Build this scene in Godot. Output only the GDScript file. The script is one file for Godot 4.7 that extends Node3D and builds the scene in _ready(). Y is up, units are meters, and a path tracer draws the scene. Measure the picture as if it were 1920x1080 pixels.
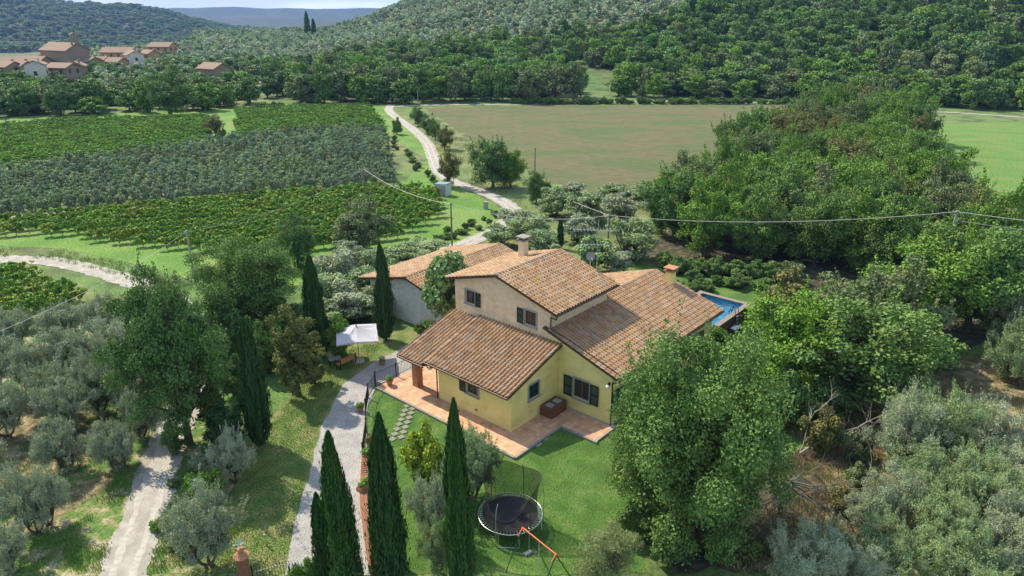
extends Node3D
# A farmhouse with tiled roofs among olive trees, vineyards and wooded hills, seen from the air.
# House coordinates: s runs along the facade, t runs back along the ridges, h is the height.

const HOUSE := Vector3(-0.04, 0.0, -35.64)
const TURN := -40.7
var rng := RandomNumberGenerator.new()
var M := {}
var taken := {}

# ---------------------------------------------------------------- geometry helpers
class Geo:
	var v := PackedVector3Array()
	var n := PackedVector3Array()
	var c := PackedColorArray()
	var col := Color.WHITE
	func tri(a: Vector3, b: Vector3, d: Vector3) -> void:
		var nn := (d - a).cross(b - a).normalized()
		v.append(a); v.append(b); v.append(d)
		n.append(nn); n.append(nn); n.append(nn)
		c.append(col); c.append(col); c.append(col)
	func quad(a: Vector3, b: Vector3, d: Vector3, e: Vector3) -> void:
		tri(a, b, d)
		tri(a, d, e)
	func box(o: Vector3, size: Vector3, b := Basis.IDENTITY) -> void:
		var x := b.x * size.x / 2; var y := b.y * size.y / 2; var z := b.z * size.z / 2
		for k in 3:
			var p: Vector3 = [x, y, z][k]; var q: Vector3 = [y, z, x][k]; var r: Vector3 = [z, x, y][k]
			quad(o + p - q - r, o + p - q + r, o + p + q + r, o + p + q - r)
			quad(o - p - q - r, o - p + q - r, o - p + q + r, o - p - q + r)
	func prism(poly: Array, up: Vector3) -> void:   # poly counter-clockwise seen against up, pushed along up
		var m := poly.size()
		for i in range(1, m - 1):
			tri(poly[0] + up, poly[i + 1] + up, poly[i] + up)
			tri(poly[0], poly[i], poly[i + 1])
		for i in m:
			var a: Vector3 = poly[i]; var b: Vector3 = poly[(i + 1) % m]
			quad(a, a + up, b + up, b)
	func tube(pts: Array, rad: Array, sides := 7, cap := true) -> void:
		var rings := []
		var last := Vector3.ZERO
		for i in pts.size():
			var d: Vector3 = (pts[mini(i + 1, pts.size() - 1)] - pts[maxi(i - 1, 0)]).normalized()
			if last == Vector3.ZERO:
				last = d.cross(Vector3(0.31, 0.2, 0.93)).normalized()
			last = (last - d * last.dot(d)).normalized()
			var w := d.cross(last)
			var ring := []
			for k in sides:
				var a := TAU * k / sides
				ring.append([pts[i] + (last * cos(a) + w * sin(a)) * rad[i], last * cos(a) + w * sin(a)])
			rings.append(ring)
		for i in pts.size() - 1:
			for k in sides:
				var a: Array = rings[i][k]; var b: Array = rings[i][(k + 1) % sides]
				var d: Array = rings[i + 1][(k + 1) % sides]; var e: Array = rings[i + 1][k]
				for q in [a, d, b, a, e, d]:
					v.append(q[0]); n.append(q[1]); c.append(col)
		if cap:
			for k in range(1, sides - 1):
				tri(rings[0][0][0], rings[0][k][0], rings[0][k + 1][0])
				tri(rings[-1][0][0], rings[-1][k + 1][0], rings[-1][k][0])
	func lathe(prof: Array, o := Vector3.ZERO, sides := 14) -> void:   # prof: [radius, height] from bottom to top
		for i in prof.size() - 1:
			for k in sides:
				var a := TAU * k / sides; var b := TAU * (k + 1) / sides
				var p: Array = prof[i]; var q: Array = prof[i + 1]
				quad(o + Vector3(cos(a) * p[0], p[1], sin(a) * p[0]), o + Vector3(cos(b) * p[0], p[1], sin(b) * p[0]), o + Vector3(cos(b) * q[0], q[1], sin(b) * q[0]), o + Vector3(cos(a) * q[0], q[1], sin(a) * q[0]))
	func leaf(p: Vector3, t: Vector3, nn: Vector3, length: float, width: float) -> void:
		var b := nn.cross(t)
		var f := nn * width * 0.25
		var p0 := p - t * length * 0.5; var p1 := p + t * length * 0.5
		var l := p + b * width * 0.5 + f - t * length * 0.06; var r := p - b * width * 0.5 + f - t * length * 0.06
		var n1 := (nn - b * 0.45).normalized(); var n2 := (nn + b * 0.45).normalized()
		v.append(p0); v.append(l); v.append(p1)
		v.append(p0); v.append(p1); v.append(r)
		n.append(n1); n.append(n1); n.append(n1)
		n.append(n2); n.append(n2); n.append(n2)
		for k in 6: c.append(col)
	func mesh(mat: Material = null) -> ArrayMesh:
		var a := []
		a.resize(Mesh.ARRAY_MAX)
		a[Mesh.ARRAY_VERTEX] = v; a[Mesh.ARRAY_NORMAL] = n; a[Mesh.ARRAY_COLOR] = c
		var m := ArrayMesh.new()
		m.add_surface_from_arrays(Mesh.PRIMITIVE_TRIANGLES, a)
		if mat: m.surface_set_material(0, mat)
		return m

func named(called: String) -> String:
	taken[called] = taken.get(called, -1) + 1
	return called if taken[called] == 0 else "%s_%03d" % [called, taken[called]]

func thing(called: String, label: String, category: String, at := Vector3.ZERO, turn := 0.0, group := "") -> Node3D:
	var o := Node3D.new()
	o.name = named(called)
	add_child(o, true)
	o.position = at
	o.rotation_degrees.y = turn
	return tag(o, label, category, group)

func tag(o: Node3D, label: String, category := "", group := "", kind := "") -> Node3D:
	if label: o.set_meta("label", label)
	if category: o.set_meta("category", category)
	if group: o.set_meta("group", group)
	if kind: o.set_meta("kind", kind)
	return o

func put(called: String, g: Variant, mat: Material, parent: Node = self, at := Vector3.ZERO) -> MeshInstance3D:
	var o := MeshInstance3D.new()
	o.name = named(called) if parent == self else called
	o.mesh = g.mesh() if g is Geo else g
	if mat: o.material_override = mat
	o.position = at
	parent.add_child(o, true)
	return o

func many(called: String, mesh: Mesh, places: Array, tints: Array, mat: Material, parent: Node = self) -> MultiMeshInstance3D:
	var mm := MultiMesh.new()
	mm.transform_format = MultiMesh.TRANSFORM_3D
	mm.use_colors = not tints.is_empty()
	mm.mesh = mesh
	mm.instance_count = places.size()
	for i in places.size():
		mm.set_instance_transform(i, places[i])
		if tints: mm.set_instance_color(i, tints[i])
	var o := MultiMeshInstance3D.new()
	o.name = named(called) if parent == self else called
	o.multimesh = mm
	if mat: o.material_override = mat
	parent.add_child(o, true)
	o.set_meta("kind", "stuff")
	return o

func lin(r: float, g: float, b: float, a := 1.0) -> Color:
	var q := Color(r, g, b).linear_to_srgb()
	q.a = a
	return q

# ---------------------------------------------------------------- materials
func noise(freq: float, oct := 4, sd := 1, type := FastNoiseLite.TYPE_SIMPLEX_SMOOTH) -> FastNoiseLite:
	var f := FastNoiseLite.new()
	f.seed = sd; f.frequency = freq; f.fractal_octaves = oct; f.noise_type = type
	return f

func tex(freq: float, stops: Array, oct := 4, sd := 1, size := 512, type := FastNoiseLite.TYPE_SIMPLEX_SMOOTH) -> NoiseTexture2D:
	var t := NoiseTexture2D.new()
	t.width = size; t.height = size; t.seamless = true; t.seamless_blend_skirt = 0.15
	t.noise = noise(freq, oct, sd, type)
	var g := Gradient.new()
	g.offsets = PackedFloat32Array(stops.map(func(q): return 0.5 + (q[0] - 0.5) * 0.62))
	g.colors = PackedColorArray(stops.map(func(q): return lin(q[1], q[2], q[3])))
	t.color_ramp = g
	return t

func mat(r: float, g: float, b: float, rough := 0.85, metal := 0.0) -> StandardMaterial3D:
	var m := StandardMaterial3D.new()
	m.albedo_color = lin(r, g, b)
	m.roughness = rough; m.metallic = metal
	m.cull_mode = BaseMaterial3D.CULL_DISABLED
	return m

func grained(t: Texture2D, scale: Vector3, fine: Texture2D = null, fine_scale := Vector3.ONE, rough := 0.95) -> StandardMaterial3D:
	var m := mat(1, 1, 1, rough)
	m.albedo_texture = t
	m.uv1_triplanar = true; m.uv1_world_triplanar = true; m.uv1_scale = scale
	if fine:
		m.detail_enabled = true
		m.detail_albedo = fine
		m.detail_blend_mode = BaseMaterial3D.BLEND_MODE_MUL
		m.detail_uv_layer = BaseMaterial3D.DETAIL_UV_2
		m.uv2_triplanar = true; m.uv2_world_triplanar = true; m.uv2_scale = fine_scale
	return m

func leafy(r: float, g: float, b: float, rough := 0.5, through := Color(0.42, 0.5, 0.16)) -> StandardMaterial3D:
	var m := mat(r, g, b, rough)
	m.vertex_color_use_as_albedo = true
	m.metallic_specular = 0.3
	m.backlight_enabled = true
	m.backlight = through
	return m

func make_materials() -> void:
	var grit := tex(0.035, [[0.0, 0.5, 0.48, 0.45], [0.45, 0.85, 0.83, 0.8], [1.0, 1, 1, 1]], 5, 5)
	var blades := tex(0.03, [[0.0, 0.42, 0.5, 0.4], [0.5, 0.82, 0.84, 0.74], [1.0, 1, 1, 0.92]], 5, 8)
	M.ground = grained(tex(0.012, [[0.1, 0.1, 0.155, 0.04], [0.38, 0.12, 0.2, 0.05], [0.6, 0.155, 0.21, 0.07], [0.9, 0.22, 0.21, 0.1]], 5, 3, 1024), Vector3.ONE / 55.0, blades, Vector3.ONE / 4.0)
	M.lawn = grained(tex(0.014, [[0.1, 0.062, 0.15, 0.022], [0.5, 0.085, 0.19, 0.03], [0.75, 0.105, 0.205, 0.037], [0.95, 0.14, 0.22, 0.05]], 5, 11, 512), Vector3.ONE / 14.0, blades, Vector3.ONE / 2.2)
	M.meadow = grained(tex(0.01, [[0.1, 0.11, 0.24, 0.03], [0.5, 0.15, 0.29, 0.045], [0.9, 0.2, 0.3, 0.07]], 5, 21, 512), Vector3.ONE / 50.0, blades, Vector3.ONE / 5.0)
	M.dry_lawn = grained(tex(0.014, [[0.1, 0.12, 0.19, 0.045], [0.5, 0.18, 0.235, 0.065], [0.8, 0.25, 0.25, 0.1]], 5, 31, 512), Vector3.ONE / 12.0, blades, Vector3.ONE / 2.0)
	M.dry_grass = grained(tex(0.02, [[0.1, 0.13, 0.13, 0.06], [0.45, 0.26, 0.2, 0.11], [0.7, 0.35, 0.26, 0.16], [0.9, 0.42, 0.34, 0.23]], 5, 41, 512), Vector3.ONE / 9.0, blades, Vector3.ONE / 1.6)
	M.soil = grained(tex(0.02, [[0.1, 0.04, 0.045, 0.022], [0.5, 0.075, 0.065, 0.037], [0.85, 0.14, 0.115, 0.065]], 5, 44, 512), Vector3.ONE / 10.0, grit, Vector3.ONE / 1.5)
	M.track = grained(tex(0.02, [[0.1, 0.33, 0.31, 0.27], [0.5, 0.385, 0.365, 0.322], [0.9, 0.445, 0.425, 0.38]], 5, 51, 512), Vector3.ONE / 12.0, tex(0.05, [[0.0, 0.8, 0.79, 0.77], [0.5, 0.93, 0.93, 0.92], [1.0, 1, 1, 1]], 4, 6), Vector3.ONE / 2.6)
	M.gravel = grained(tex(0.02, [[0.1, 0.35, 0.34, 0.325], [0.5, 0.39, 0.38, 0.365], [0.9, 0.43, 0.42, 0.405]], 4, 61, 512), Vector3.ONE / 11.0, tex(0.045, [[0.1, 0.62, 0.61, 0.6], [0.5, 0.86, 0.855, 0.845], [0.9, 1, 1, 1]], 3, 15), Vector3.ONE / 2.6)
	M.plough = grained(tex(0.006, [[0.1, 0.09, 0.135, 0.036], [0.4, 0.115, 0.135, 0.047], [0.55, 0.132, 0.136, 0.054], [0.7, 0.15, 0.134, 0.06], [0.9, 0.12, 0.13, 0.05]], 5, 71, 1024), Vector3(1.0 / 150.0, 1.0 / 60.0, 1.0 / 75.0), tex(0.04, [[0.1, 0.58, 0.58, 0.5], [0.5, 0.86, 0.86, 0.82], [0.9, 1, 0.98, 0.97]], 5, 75), Vector3(1.0 / 60.0, 1.0 / 8.0, 1.0 / 7.0))
	M.pasture = grained(tex(0.012, [[0.1, 0.12, 0.25, 0.04], [0.5, 0.15, 0.27, 0.052], [0.9, 0.19, 0.26, 0.07]], 5, 81, 512), Vector3(1.0 / 60.0, 1.0 / 40.0, 1.0 / 30.0), blades, Vector3.ONE / 6.0)
	M.terrain = mat(1, 1, 1, 0.95)
	M.terrain.vertex_color_use_as_albedo = true
	M.terrain.albedo_texture = tex(0.02, [[0.1, 0.5, 0.5, 0.5], [0.5, 0.85, 0.85, 0.85], [0.9, 1, 1, 1]], 5, 91, 512)
	M.terrain.uv1_triplanar = true; M.terrain.uv1_world_triplanar = true; M.terrain.uv1_scale = Vector3.ONE / 60.0
	M.terrain.detail_enabled = true; M.terrain.detail_albedo = blades; M.terrain.detail_blend_mode = BaseMaterial3D.BLEND_MODE_MUL; M.terrain.detail_uv_layer = BaseMaterial3D.DETAIL_UV_2
	M.terrain.uv2_triplanar = true; M.terrain.uv2_world_triplanar = true; M.terrain.uv2_scale = Vector3.ONE / 5.0
	M.orchard = grained(tex(0.016, [[0.1, 0.1, 0.2, 0.04], [0.45, 0.15, 0.24, 0.06], [0.6, 0.26, 0.26, 0.11], [0.85, 0.42, 0.37, 0.26]], 6, 43, 1024), Vector3.ONE / 22.0, blades, Vector3.ONE / 3.0)
	var stain := tex(0.012, [[0.1, 0.86, 0.85, 0.82], [0.35, 0.96, 0.96, 0.95], [0.7, 1, 1, 1]], 5, 95, 512)
	M.yellow = grained(tex(0.02, [[0.1, 0.88, 0.73, 0.28], [0.9, 0.91, 0.775, 0.31]], 4, 101, 256), Vector3.ONE / 5.0, stain, Vector3.ONE / 6.0, 0.9)
	M.ochre = grained(tex(0.02, [[0.1, 0.7, 0.54, 0.33], [0.4, 0.78, 0.62, 0.4], [0.9, 0.82, 0.67, 0.45]], 5, 102, 512), Vector3.ONE / 5.0, stain, Vector3(0.25, 0.12, 0.25), 0.9)
	M.white_wall = grained(tex(0.02, [[0.1, 0.6, 0.59, 0.58], [0.9, 0.75, 0.74, 0.72]], 5, 103, 512), Vector3.ONE / 4.0, stain, Vector3(0.3, 0.1, 0.3), 0.9)
	M.stone_wall = grained(tex(0.06, [[0.1, 0.17, 0.135, 0.09], [0.5, 0.27, 0.215, 0.15], [0.9, 0.36, 0.3, 0.22]], 4, 104, 512), Vector3.ONE / 6.0)
	M.far_white = grained(tex(0.03, [[0.1, 0.5, 0.47, 0.42], [0.9, 0.68, 0.65, 0.6]], 4, 105, 256), Vector3.ONE / 6.0)
	M.far_orange = grained(tex(0.03, [[0.1, 0.38, 0.22, 0.12], [0.9, 0.5, 0.32, 0.18]], 4, 106, 256), Vector3.ONE / 6.0)
	M.far_roof = grained(tex(0.05, [[0.1, 0.18, 0.125, 0.09], [0.5, 0.28, 0.19, 0.135], [0.9, 0.36, 0.265, 0.19]], 4, 107, 256), Vector3.ONE / 5.0)
	M.tile = mat(1, 1, 1, 0.85)
	M.tile.vertex_color_use_as_albedo = true
	M.tile.albedo_texture = tex(0.03, [[0.1, 0.62, 0.6, 0.56], [0.4, 0.92, 0.9, 0.88], [0.9, 1, 1, 1]], 5, 111, 512)
	M.tile.uv1_triplanar = true; M.tile.uv1_world_triplanar = true; M.tile.uv1_scale = Vector3.ONE / 1.4
	M.wood_dark = grained(tex(0.05, [[0.1, 0.06, 0.035, 0.022], [0.9, 0.12, 0.07, 0.042]], 4, 112, 256), Vector3(1, 6, 6))
	M.wood_red = grained(tex(0.05, [[0.1, 0.13, 0.05, 0.025], [0.9, 0.22, 0.09, 0.045]], 4, 113, 256), Vector3(1, 5, 5), null, Vector3.ONE, 0.7)
	M.wood_gold = grained(tex(0.05, [[0.1, 0.42, 0.2, 0.06], [0.9, 0.58, 0.31, 0.11]], 4, 114, 256), Vector3(1, 5, 5), null, Vector3.ONE, 0.6)
	M.gutter = mat(0.075, 0.048, 0.035, 0.45, 0.4)
	M.shutter = mat(0.008, 0.04, 0.032, 0.55)
	M.frame_stone = grained(tex(0.06, [[0.1, 0.27, 0.27, 0.26], [0.9, 0.36, 0.355, 0.34]], 3, 115, 256), Vector3.ONE * 1.2)
	M.pane = mat(0.045, 0.042, 0.042, 0.1)
	M.pane.metallic_specular = 0.6
	M.sash = mat(0.13, 0.075, 0.045, 0.6)
	M.iron = mat(0.018, 0.017, 0.017, 0.55, 0.3)
	M.terracotta = grained(tex(0.05, [[0.1, 0.36, 0.16, 0.085], [0.9, 0.5, 0.25, 0.14]], 4, 116, 256), Vector3.ONE, null, Vector3.ONE, 0.85)
	M.brick = grained(tex(0.06, [[0.1, 0.2, 0.085, 0.045], [0.9, 0.34, 0.16, 0.09]], 4, 117, 256), Vector3.ONE * 1.3)
	M.mortar = mat(0.4, 0.34, 0.27, 0.95)
	M.kerb_stone = grained(tex(0.06, [[0.1, 0.2, 0.18, 0.15], [0.9, 0.36, 0.33, 0.28]], 4, 118, 256), Vector3.ONE)
	M.paver = grained(tex(0.06, [[0.1, 0.17, 0.17, 0.12], [0.9, 0.29, 0.28, 0.22]], 4, 119, 256), Vector3.ONE)
	M.floor_tile = mat(1, 1, 1, 0.65)
	M.floor_tile.vertex_color_use_as_albedo = true
	M.cloth = mat(0.5, 0.49, 0.53, 0.85)
	M.cloth.backlight_enabled = true; M.cloth.backlight = Color(0.5, 0.5, 0.52)
	M.steel = mat(0.6, 0.62, 0.63, 0.3, 0.8)
	M.black = mat(0.012, 0.012, 0.014, 0.7)
	M.grey_top = mat(0.27, 0.27, 0.28, 0.5)
	M.mat_black = mat(0.017, 0.017, 0.02, 0.6)
	M.net = mat(0.012, 0.012, 0.014, 0.9)
	M.net.transparency = BaseMaterial3D.TRANSPARENCY_ALPHA
	M.net.albedo_color = Color(0.02, 0.02, 0.022, 0.56)
	M.orange = mat(0.6, 0.13, 0.04, 0.5)
	M.green_pipe = mat(0.015, 0.06, 0.04, 0.45, 0.2)
	M.concrete = grained(tex(0.05, [[0.1, 0.28, 0.27, 0.25], [0.9, 0.42, 0.41, 0.38]], 4, 120, 256), Vector3.ONE)
	M.pole_wood = grained(tex(0.05, [[0.1, 0.12, 0.1, 0.08], [0.9, 0.24, 0.21, 0.17]], 4, 121, 256), Vector3(3, 0.6, 3))
	M.cable = mat(0.62, 0.62, 0.6, 0.5)
	M.hut_wall = mat(0.55, 0.6, 0.63, 0.6)
	M.hut_roof = mat(0.2, 0.3, 0.36, 0.5)
	M.pool_wall = grained(tex(0.05, [[0.1, 0.1, 0.055, 0.04], [0.9, 0.17, 0.1, 0.07]], 4, 122, 256), Vector3(1, 5, 1))
	M.coping = grained(tex(0.05, [[0.1, 0.2, 0.165, 0.135], [0.9, 0.3, 0.255, 0.215]], 4, 123, 256), Vector3.ONE)
	M.liner = mat(0.05, 0.32, 0.52, 0.5)
	M.water = mat(0.7, 0.9, 0.95, 0.04)
	M.water.refraction_enabled = true; M.water.refraction_scale = 0.033; M.water.albedo_color = Color(0.75, 0.93, 0.98, 0.02)
	M.bark = grained(tex(0.06, [[0.1, 0.05, 0.038, 0.026], [0.5, 0.1, 0.08, 0.055], [0.9, 0.17, 0.14, 0.105]], 4, 124, 256), Vector3(2, 0.7, 2))
	M.dead_wood = grained(tex(0.06, [[0.1, 0.19, 0.165, 0.14], [0.9, 0.46, 0.42, 0.37]], 4, 125, 256), Vector3.ONE * 2)
	M.bare_wood = grained(tex(0.06, [[0.1, 0.09, 0.075, 0.06], [0.9, 0.26, 0.225, 0.19]], 4, 126, 256), Vector3.ONE * 2)
	M.rut = grained(tex(0.03, [[0.1, 0.38, 0.36, 0.315], [0.9, 0.46, 0.44, 0.395]], 4, 127, 256), Vector3.ONE / 3.0)
	M.white_sheet = mat(0.75, 0.76, 0.78, 0.5)
	M.copper_green = mat(0.16, 0.34, 0.29, 0.6)
	M.cream = mat(0.6, 0.5, 0.38, 0.7)
	M.red_flower = mat(0.45, 0.03, 0.03, 0.6)
	M.white_flower = mat(0.75, 0.75, 0.7, 0.6)
	# leaf materials: several tints of each kind
	for q in [["oak", 0.164, 0.271, 0.068], ["oak_dark", 0.127, 0.224, 0.063], ["oak_fresh", 0.178, 0.313, 0.049], ["oak_grey", 0.19, 0.246, 0.106], ["oak_dry", 0.205, 0.205, 0.07], ["olive", 0.33, 0.395, 0.245], ["olive_pale", 0.4, 0.455, 0.3], ["olive_green", 0.27, 0.37, 0.165], ["cypress", 0.058, 0.131, 0.042], ["cypress_fresh", 0.072, 0.16, 0.042], ["fig", 0.23, 0.36, 0.14], ["vine", 0.221, 0.378, 0.058], ["vine_gold", 0.3, 0.38, 0.06], ["lime", 0.18, 0.33, 0.04], ["gold", 0.31, 0.41, 0.05], ["grass", 0.2, 0.34, 0.07], ["grove", 0.27, 0.35, 0.215], ["hill_olive", 0.4, 0.46, 0.31], ["bronze", 0.18, 0.2, 0.055], ["turf", 0.34, 0.54, 0.11], ["straw", 0.4, 0.33, 0.18], ["tamarisk", 0.24, 0.3, 0.12]]:
		M[q[0]] = leafy(q[1], q[2], q[3], 0.55 if not q[0].begins_with("olive") else 0.5, Color(0.42, 0.5, 0.16) if not q[0].begins_with("olive") else Color(0.3, 0.34, 0.2))

# ---------------------------------------------------------------- plants
func some_dir() -> Vector3:
	var y := rng.randf_range(-1, 1); var a := rng.randf() * TAU; var r := sqrt(1 - y * y)
	return Vector3(cos(a) * r, y, sin(a) * r)

func leaves(g: Geo, clumps: Array, count: int, length: float, width: float, outward: float, hue := 0.12) -> void:   # clumps: [centre, radius]
	var total := 0.0
	for k in clumps: total += k[1] * k[1]
	for k in clumps:
		var o: Vector3 = k[0]; var r: float = k[1]
		var tone := rng.randf_range(0.8, 1.22)
		var warm := rng.randf_range(-hue, hue)
		for i in int(count * r * r / total):
			var d := some_dir()
			if d.y < -0.3 and rng.randf() < 0.5: d.y = -d.y
			var p := o + d * Vector3(1, 0.82, 1) * r * pow(rng.randf(), 0.42) * rng.randf_range(0.8, 1.12)
			var nn := (d * outward + some_dir() * 0.75 + Vector3(0, 0.45, 0)).normalized()
			var t := nn.cross(some_dir()).normalized()
			var f := tone * rng.randf_range(0.7, 1.35)
			g.col = Color(f * (1 + warm), f, f * (1 - warm))
			var s := rng.randf_range(0.7, 1.3)
			g.leaf(p, t, nn, length * s, width * s)

func crown_clumps(height: float, low: float, radius: float, count: int, size: float, sd: int, flat := 1.0, lobes := 0) -> Array:   # clumps on and in an uneven egg, gathered in lobes
	var lump := noise(0.5, 2, sd)
	var out := []
	var mid := (height + low) / 2; var half := (height - low) / 2
	var heads := []
	while heads.size() < lobes:
		var c := some_dir()
		var free := true
		for e in heads:
			if c.distance_to(e) < 1.5 / sqrt(lobes / 4.0): free = false
		if free or rng.randf() < 0.02: heads.append(c)
	while out.size() < count:
		var d := some_dir()
		if lobes > 0:
			var best: Vector3 = heads[0]
			for e in heads:
				if d.distance_to(e) < d.distance_to(best): best = e
			if d.distance_to(best) > 1.05 / sqrt(lobes / 4.0) and rng.randf() < 0.85: continue
		var q := 0.72 + 0.5 * lump.get_noise_3dv(d * 2.2) + rng.randf_range(-0.3, 0.16)
		if lobes > 0: q *= 1.12
		if rng.randf() < 0.15: q *= 0.5
		var p := Vector3(d.x * radius * q, mid + d.y * half * q * flat, d.z * radius * q)
		if p.y < mid: p.x *= 0.96; p.z *= 0.96
		out.append([p, radius * size * rng.randf_range(0.65, 1.25)])
	return out

func limbs(g: Geo, foot: Vector3, fork: Vector3, thick: float, ends: Array, sides := 6) -> void:
	var mid := foot.lerp(fork, 0.5) + Vector3(rng.randf_range(-1, 1), 0, rng.randf_range(-1, 1)) * thick * 0.5
	g.tube([foot - Vector3(0, 0.15, 0), foot + Vector3(0, 0.15, 0), mid, fork], [thick * 1.5, thick * 1.1, thick * 0.9, thick * 0.8], sides + 2)
	for e in ends:
		var p: Vector3 = e
		var bend := fork.lerp(p, 0.5) + some_dir() * (p - fork).length() * 0.12 + Vector3(0, (p - fork).length() * 0.1, 0)
		g.tube([fork, fork.lerp(bend, 0.5) + some_dir() * 0.05, bend, p], [thick * 0.55, thick * 0.42, thick * 0.28, thick * 0.07], sides, false)

var protos := {}   # kind -> [[trunk mesh, crown mesh, height, radius], ...]

func grow(kind: String, variants: int, height: float, low: float, radius: float, clumps: int, size: float, count: int, length: float, width: float, outward := 0.7, stems := 1, flat := 1.0, lobes := 0, shoots := 0) -> void:
	protos[kind] = []
	for k in variants:
		rng.seed = hash(kind) + k
		var cl := crown_clumps(height - radius * size * 0.5, low, radius * (1 - size * 0.6), clumps, size, k * 7 + clumps, flat, lobes)
		var g := Geo.new()
		leaves(g, cl, count, length, width, outward)
		for i in shoots:   # upright young shoots that break the outline
			var c: Array = cl[rng.randi() % cl.size()]
			var foot: Vector3 = c[0] + Vector3(rng.randf_range(-0.6, 0.6), 0.55, rng.randf_range(-0.6, 0.6)) * c[1]
			var up := (Vector3.UP + Vector3(c[0].x, 0, c[0].z) / radius * 0.5 + some_dir() * 0.3).normalized()
			var tall := radius * rng.randf_range(0.15, 0.42)
			for j in 26:
				var t := (up * 0.8 + some_dir() * 0.7).normalized()
				var f := rng.randf_range(0.85, 1.4)
				g.col = Color(f, f, f * 0.95)
				g.leaf(foot + up * tall * j / 26.0 + some_dir() * 0.03 * radius, t, t.cross(some_dir()).normalized(), length * rng.randf_range(0.7, 1.2), width)
		var w := Geo.new()
		for s in stems:
			var ends := []
			for i in range(s, mini(cl.size(), 16 * stems), stems): ends.append(cl[i][0])
			var a := TAU * s / stems + k
			var off := Vector3(cos(a), 0, sin(a)) * (0.0 if stems == 1 else radius * 0.16)
			limbs(w, off * 0.5, off * 1.6 + Vector3(0, maxf(low * 0.9, height * 0.16), 0), height * (0.028 if stems == 1 else 0.021), ends)
		protos[kind].append([w.mesh(), g.mesh(), height, radius])

func grow_cypress(kind: String, variants: int, height: float, radius: float, count: int, length: float, width: float) -> void:
	protos[kind] = []
	for k in variants:
		rng.seed = hash(kind) + k
		var g := Geo.new()
		var lump := noise(0.9, 3, 40 + k)
		for i in count:
			var u := pow(rng.randf(), 0.8)
			var y := 0.25 + (height - 0.25) * u
			var full := minf(1.0, 0.5 + u * 3.2) * pow(maxf(0.0, 1.0 - pow(u, 2.3)), 0.72)
			var a := rng.randf() * TAU
			var d := Vector3(cos(a), 0, sin(a))
			var q := full * radius * (0.86 + 0.6 * lump.get_noise_3d(d.x * 2.2, y * 0.55, d.z * 2.2))
			if rng.randf() < 0.05: q *= rng.randf_range(1.1, 1.45)
			var depth := pow(rng.randf(), 0.3)
			var p := Vector3(sin(y * 0.7 + k) * 0.05, y, cos(y * 0.6) * 0.05) + d * q * depth
			var t := (Vector3.UP + d * rng.randf_range(0.0, 0.45) + some_dir() * 0.3).normalized()
			var nn := (d + Vector3(0, 0.15, 0) + some_dir() * 0.55)
			nn = (nn - t * nn.dot(t)).normalized()
			var f := rng.randf_range(0.65, 1.4) * (1.0 + 0.4 * lump.get_noise_3d(d.x * 6, y * 1.5, d.z * 6))
			g.col = Color(f * 1.02, f, f * 0.95)
			if lump.get_noise_3d(d.x * 3 + 50, y * 1.3, d.z * 3) > 0.42: g.col = Color(f * 2.0, f * 1.05, f * 0.9)
			g.leaf(p, t, nn, length * rng.randf_range(0.6, 1.3), width * rng.randf_range(0.7, 1.2))
		var w := Geo.new()
		w.tube([Vector3(0, -0.15, 0), Vector3(0, 0.4, 0), Vector3(0, height * 0.9, 0)], [0.17, 0.13, 0.03], 7)
		protos[kind].append([w.mesh(), g.mesh(), height, radius])

func tree(kind: String, called: String, label: String, category: String, x: float, z: float, h: float, r: float, leaf_mat: String, group := "", variant := -1, y := 0.0) -> Node3D:
	var list: Array = protos[kind]
	var p: Array = list[variant if variant >= 0 else rng.randi() % list.size()]
	var o := thing(called, label, category, Vector3(x, y, z), rng.randf() * 360, group)
	put("trunk", p[0], M.bark, o)
	put("crown", p[1], M[leaf_mat], o)
	o.scale = Vector3(r / p[3], h / p[2], r / p[3])
	return o

func whole(kind: String) -> Array:   # trunk and crown in one mesh, for the small far ones
	if protos.has(kind + "_whole"): return protos[kind + "_whole"]
	var out := []
	for p in protos[kind]:
		var a: Array = p[1].surface_get_arrays(0); var b: Array = p[0].surface_get_arrays(0)
		var brown := PackedColorArray(); brown.resize(b[Mesh.ARRAY_VERTEX].size()); brown.fill(Color(0.9, 0.6, 0.9))
		var m := []
		m.resize(Mesh.ARRAY_MAX)
		m[Mesh.ARRAY_VERTEX] = a[Mesh.ARRAY_VERTEX] + b[Mesh.ARRAY_VERTEX]
		m[Mesh.ARRAY_NORMAL] = a[Mesh.ARRAY_NORMAL] + b[Mesh.ARRAY_NORMAL]
		m[Mesh.ARRAY_COLOR] = a[Mesh.ARRAY_COLOR] + brown
		var am := ArrayMesh.new()
		am.add_surface_from_arrays(Mesh.PRIMITIVE_TRIANGLES, m)
		out.append([am, p[2], p[3]])
	protos[kind + "_whole"] = out
	return out

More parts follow.
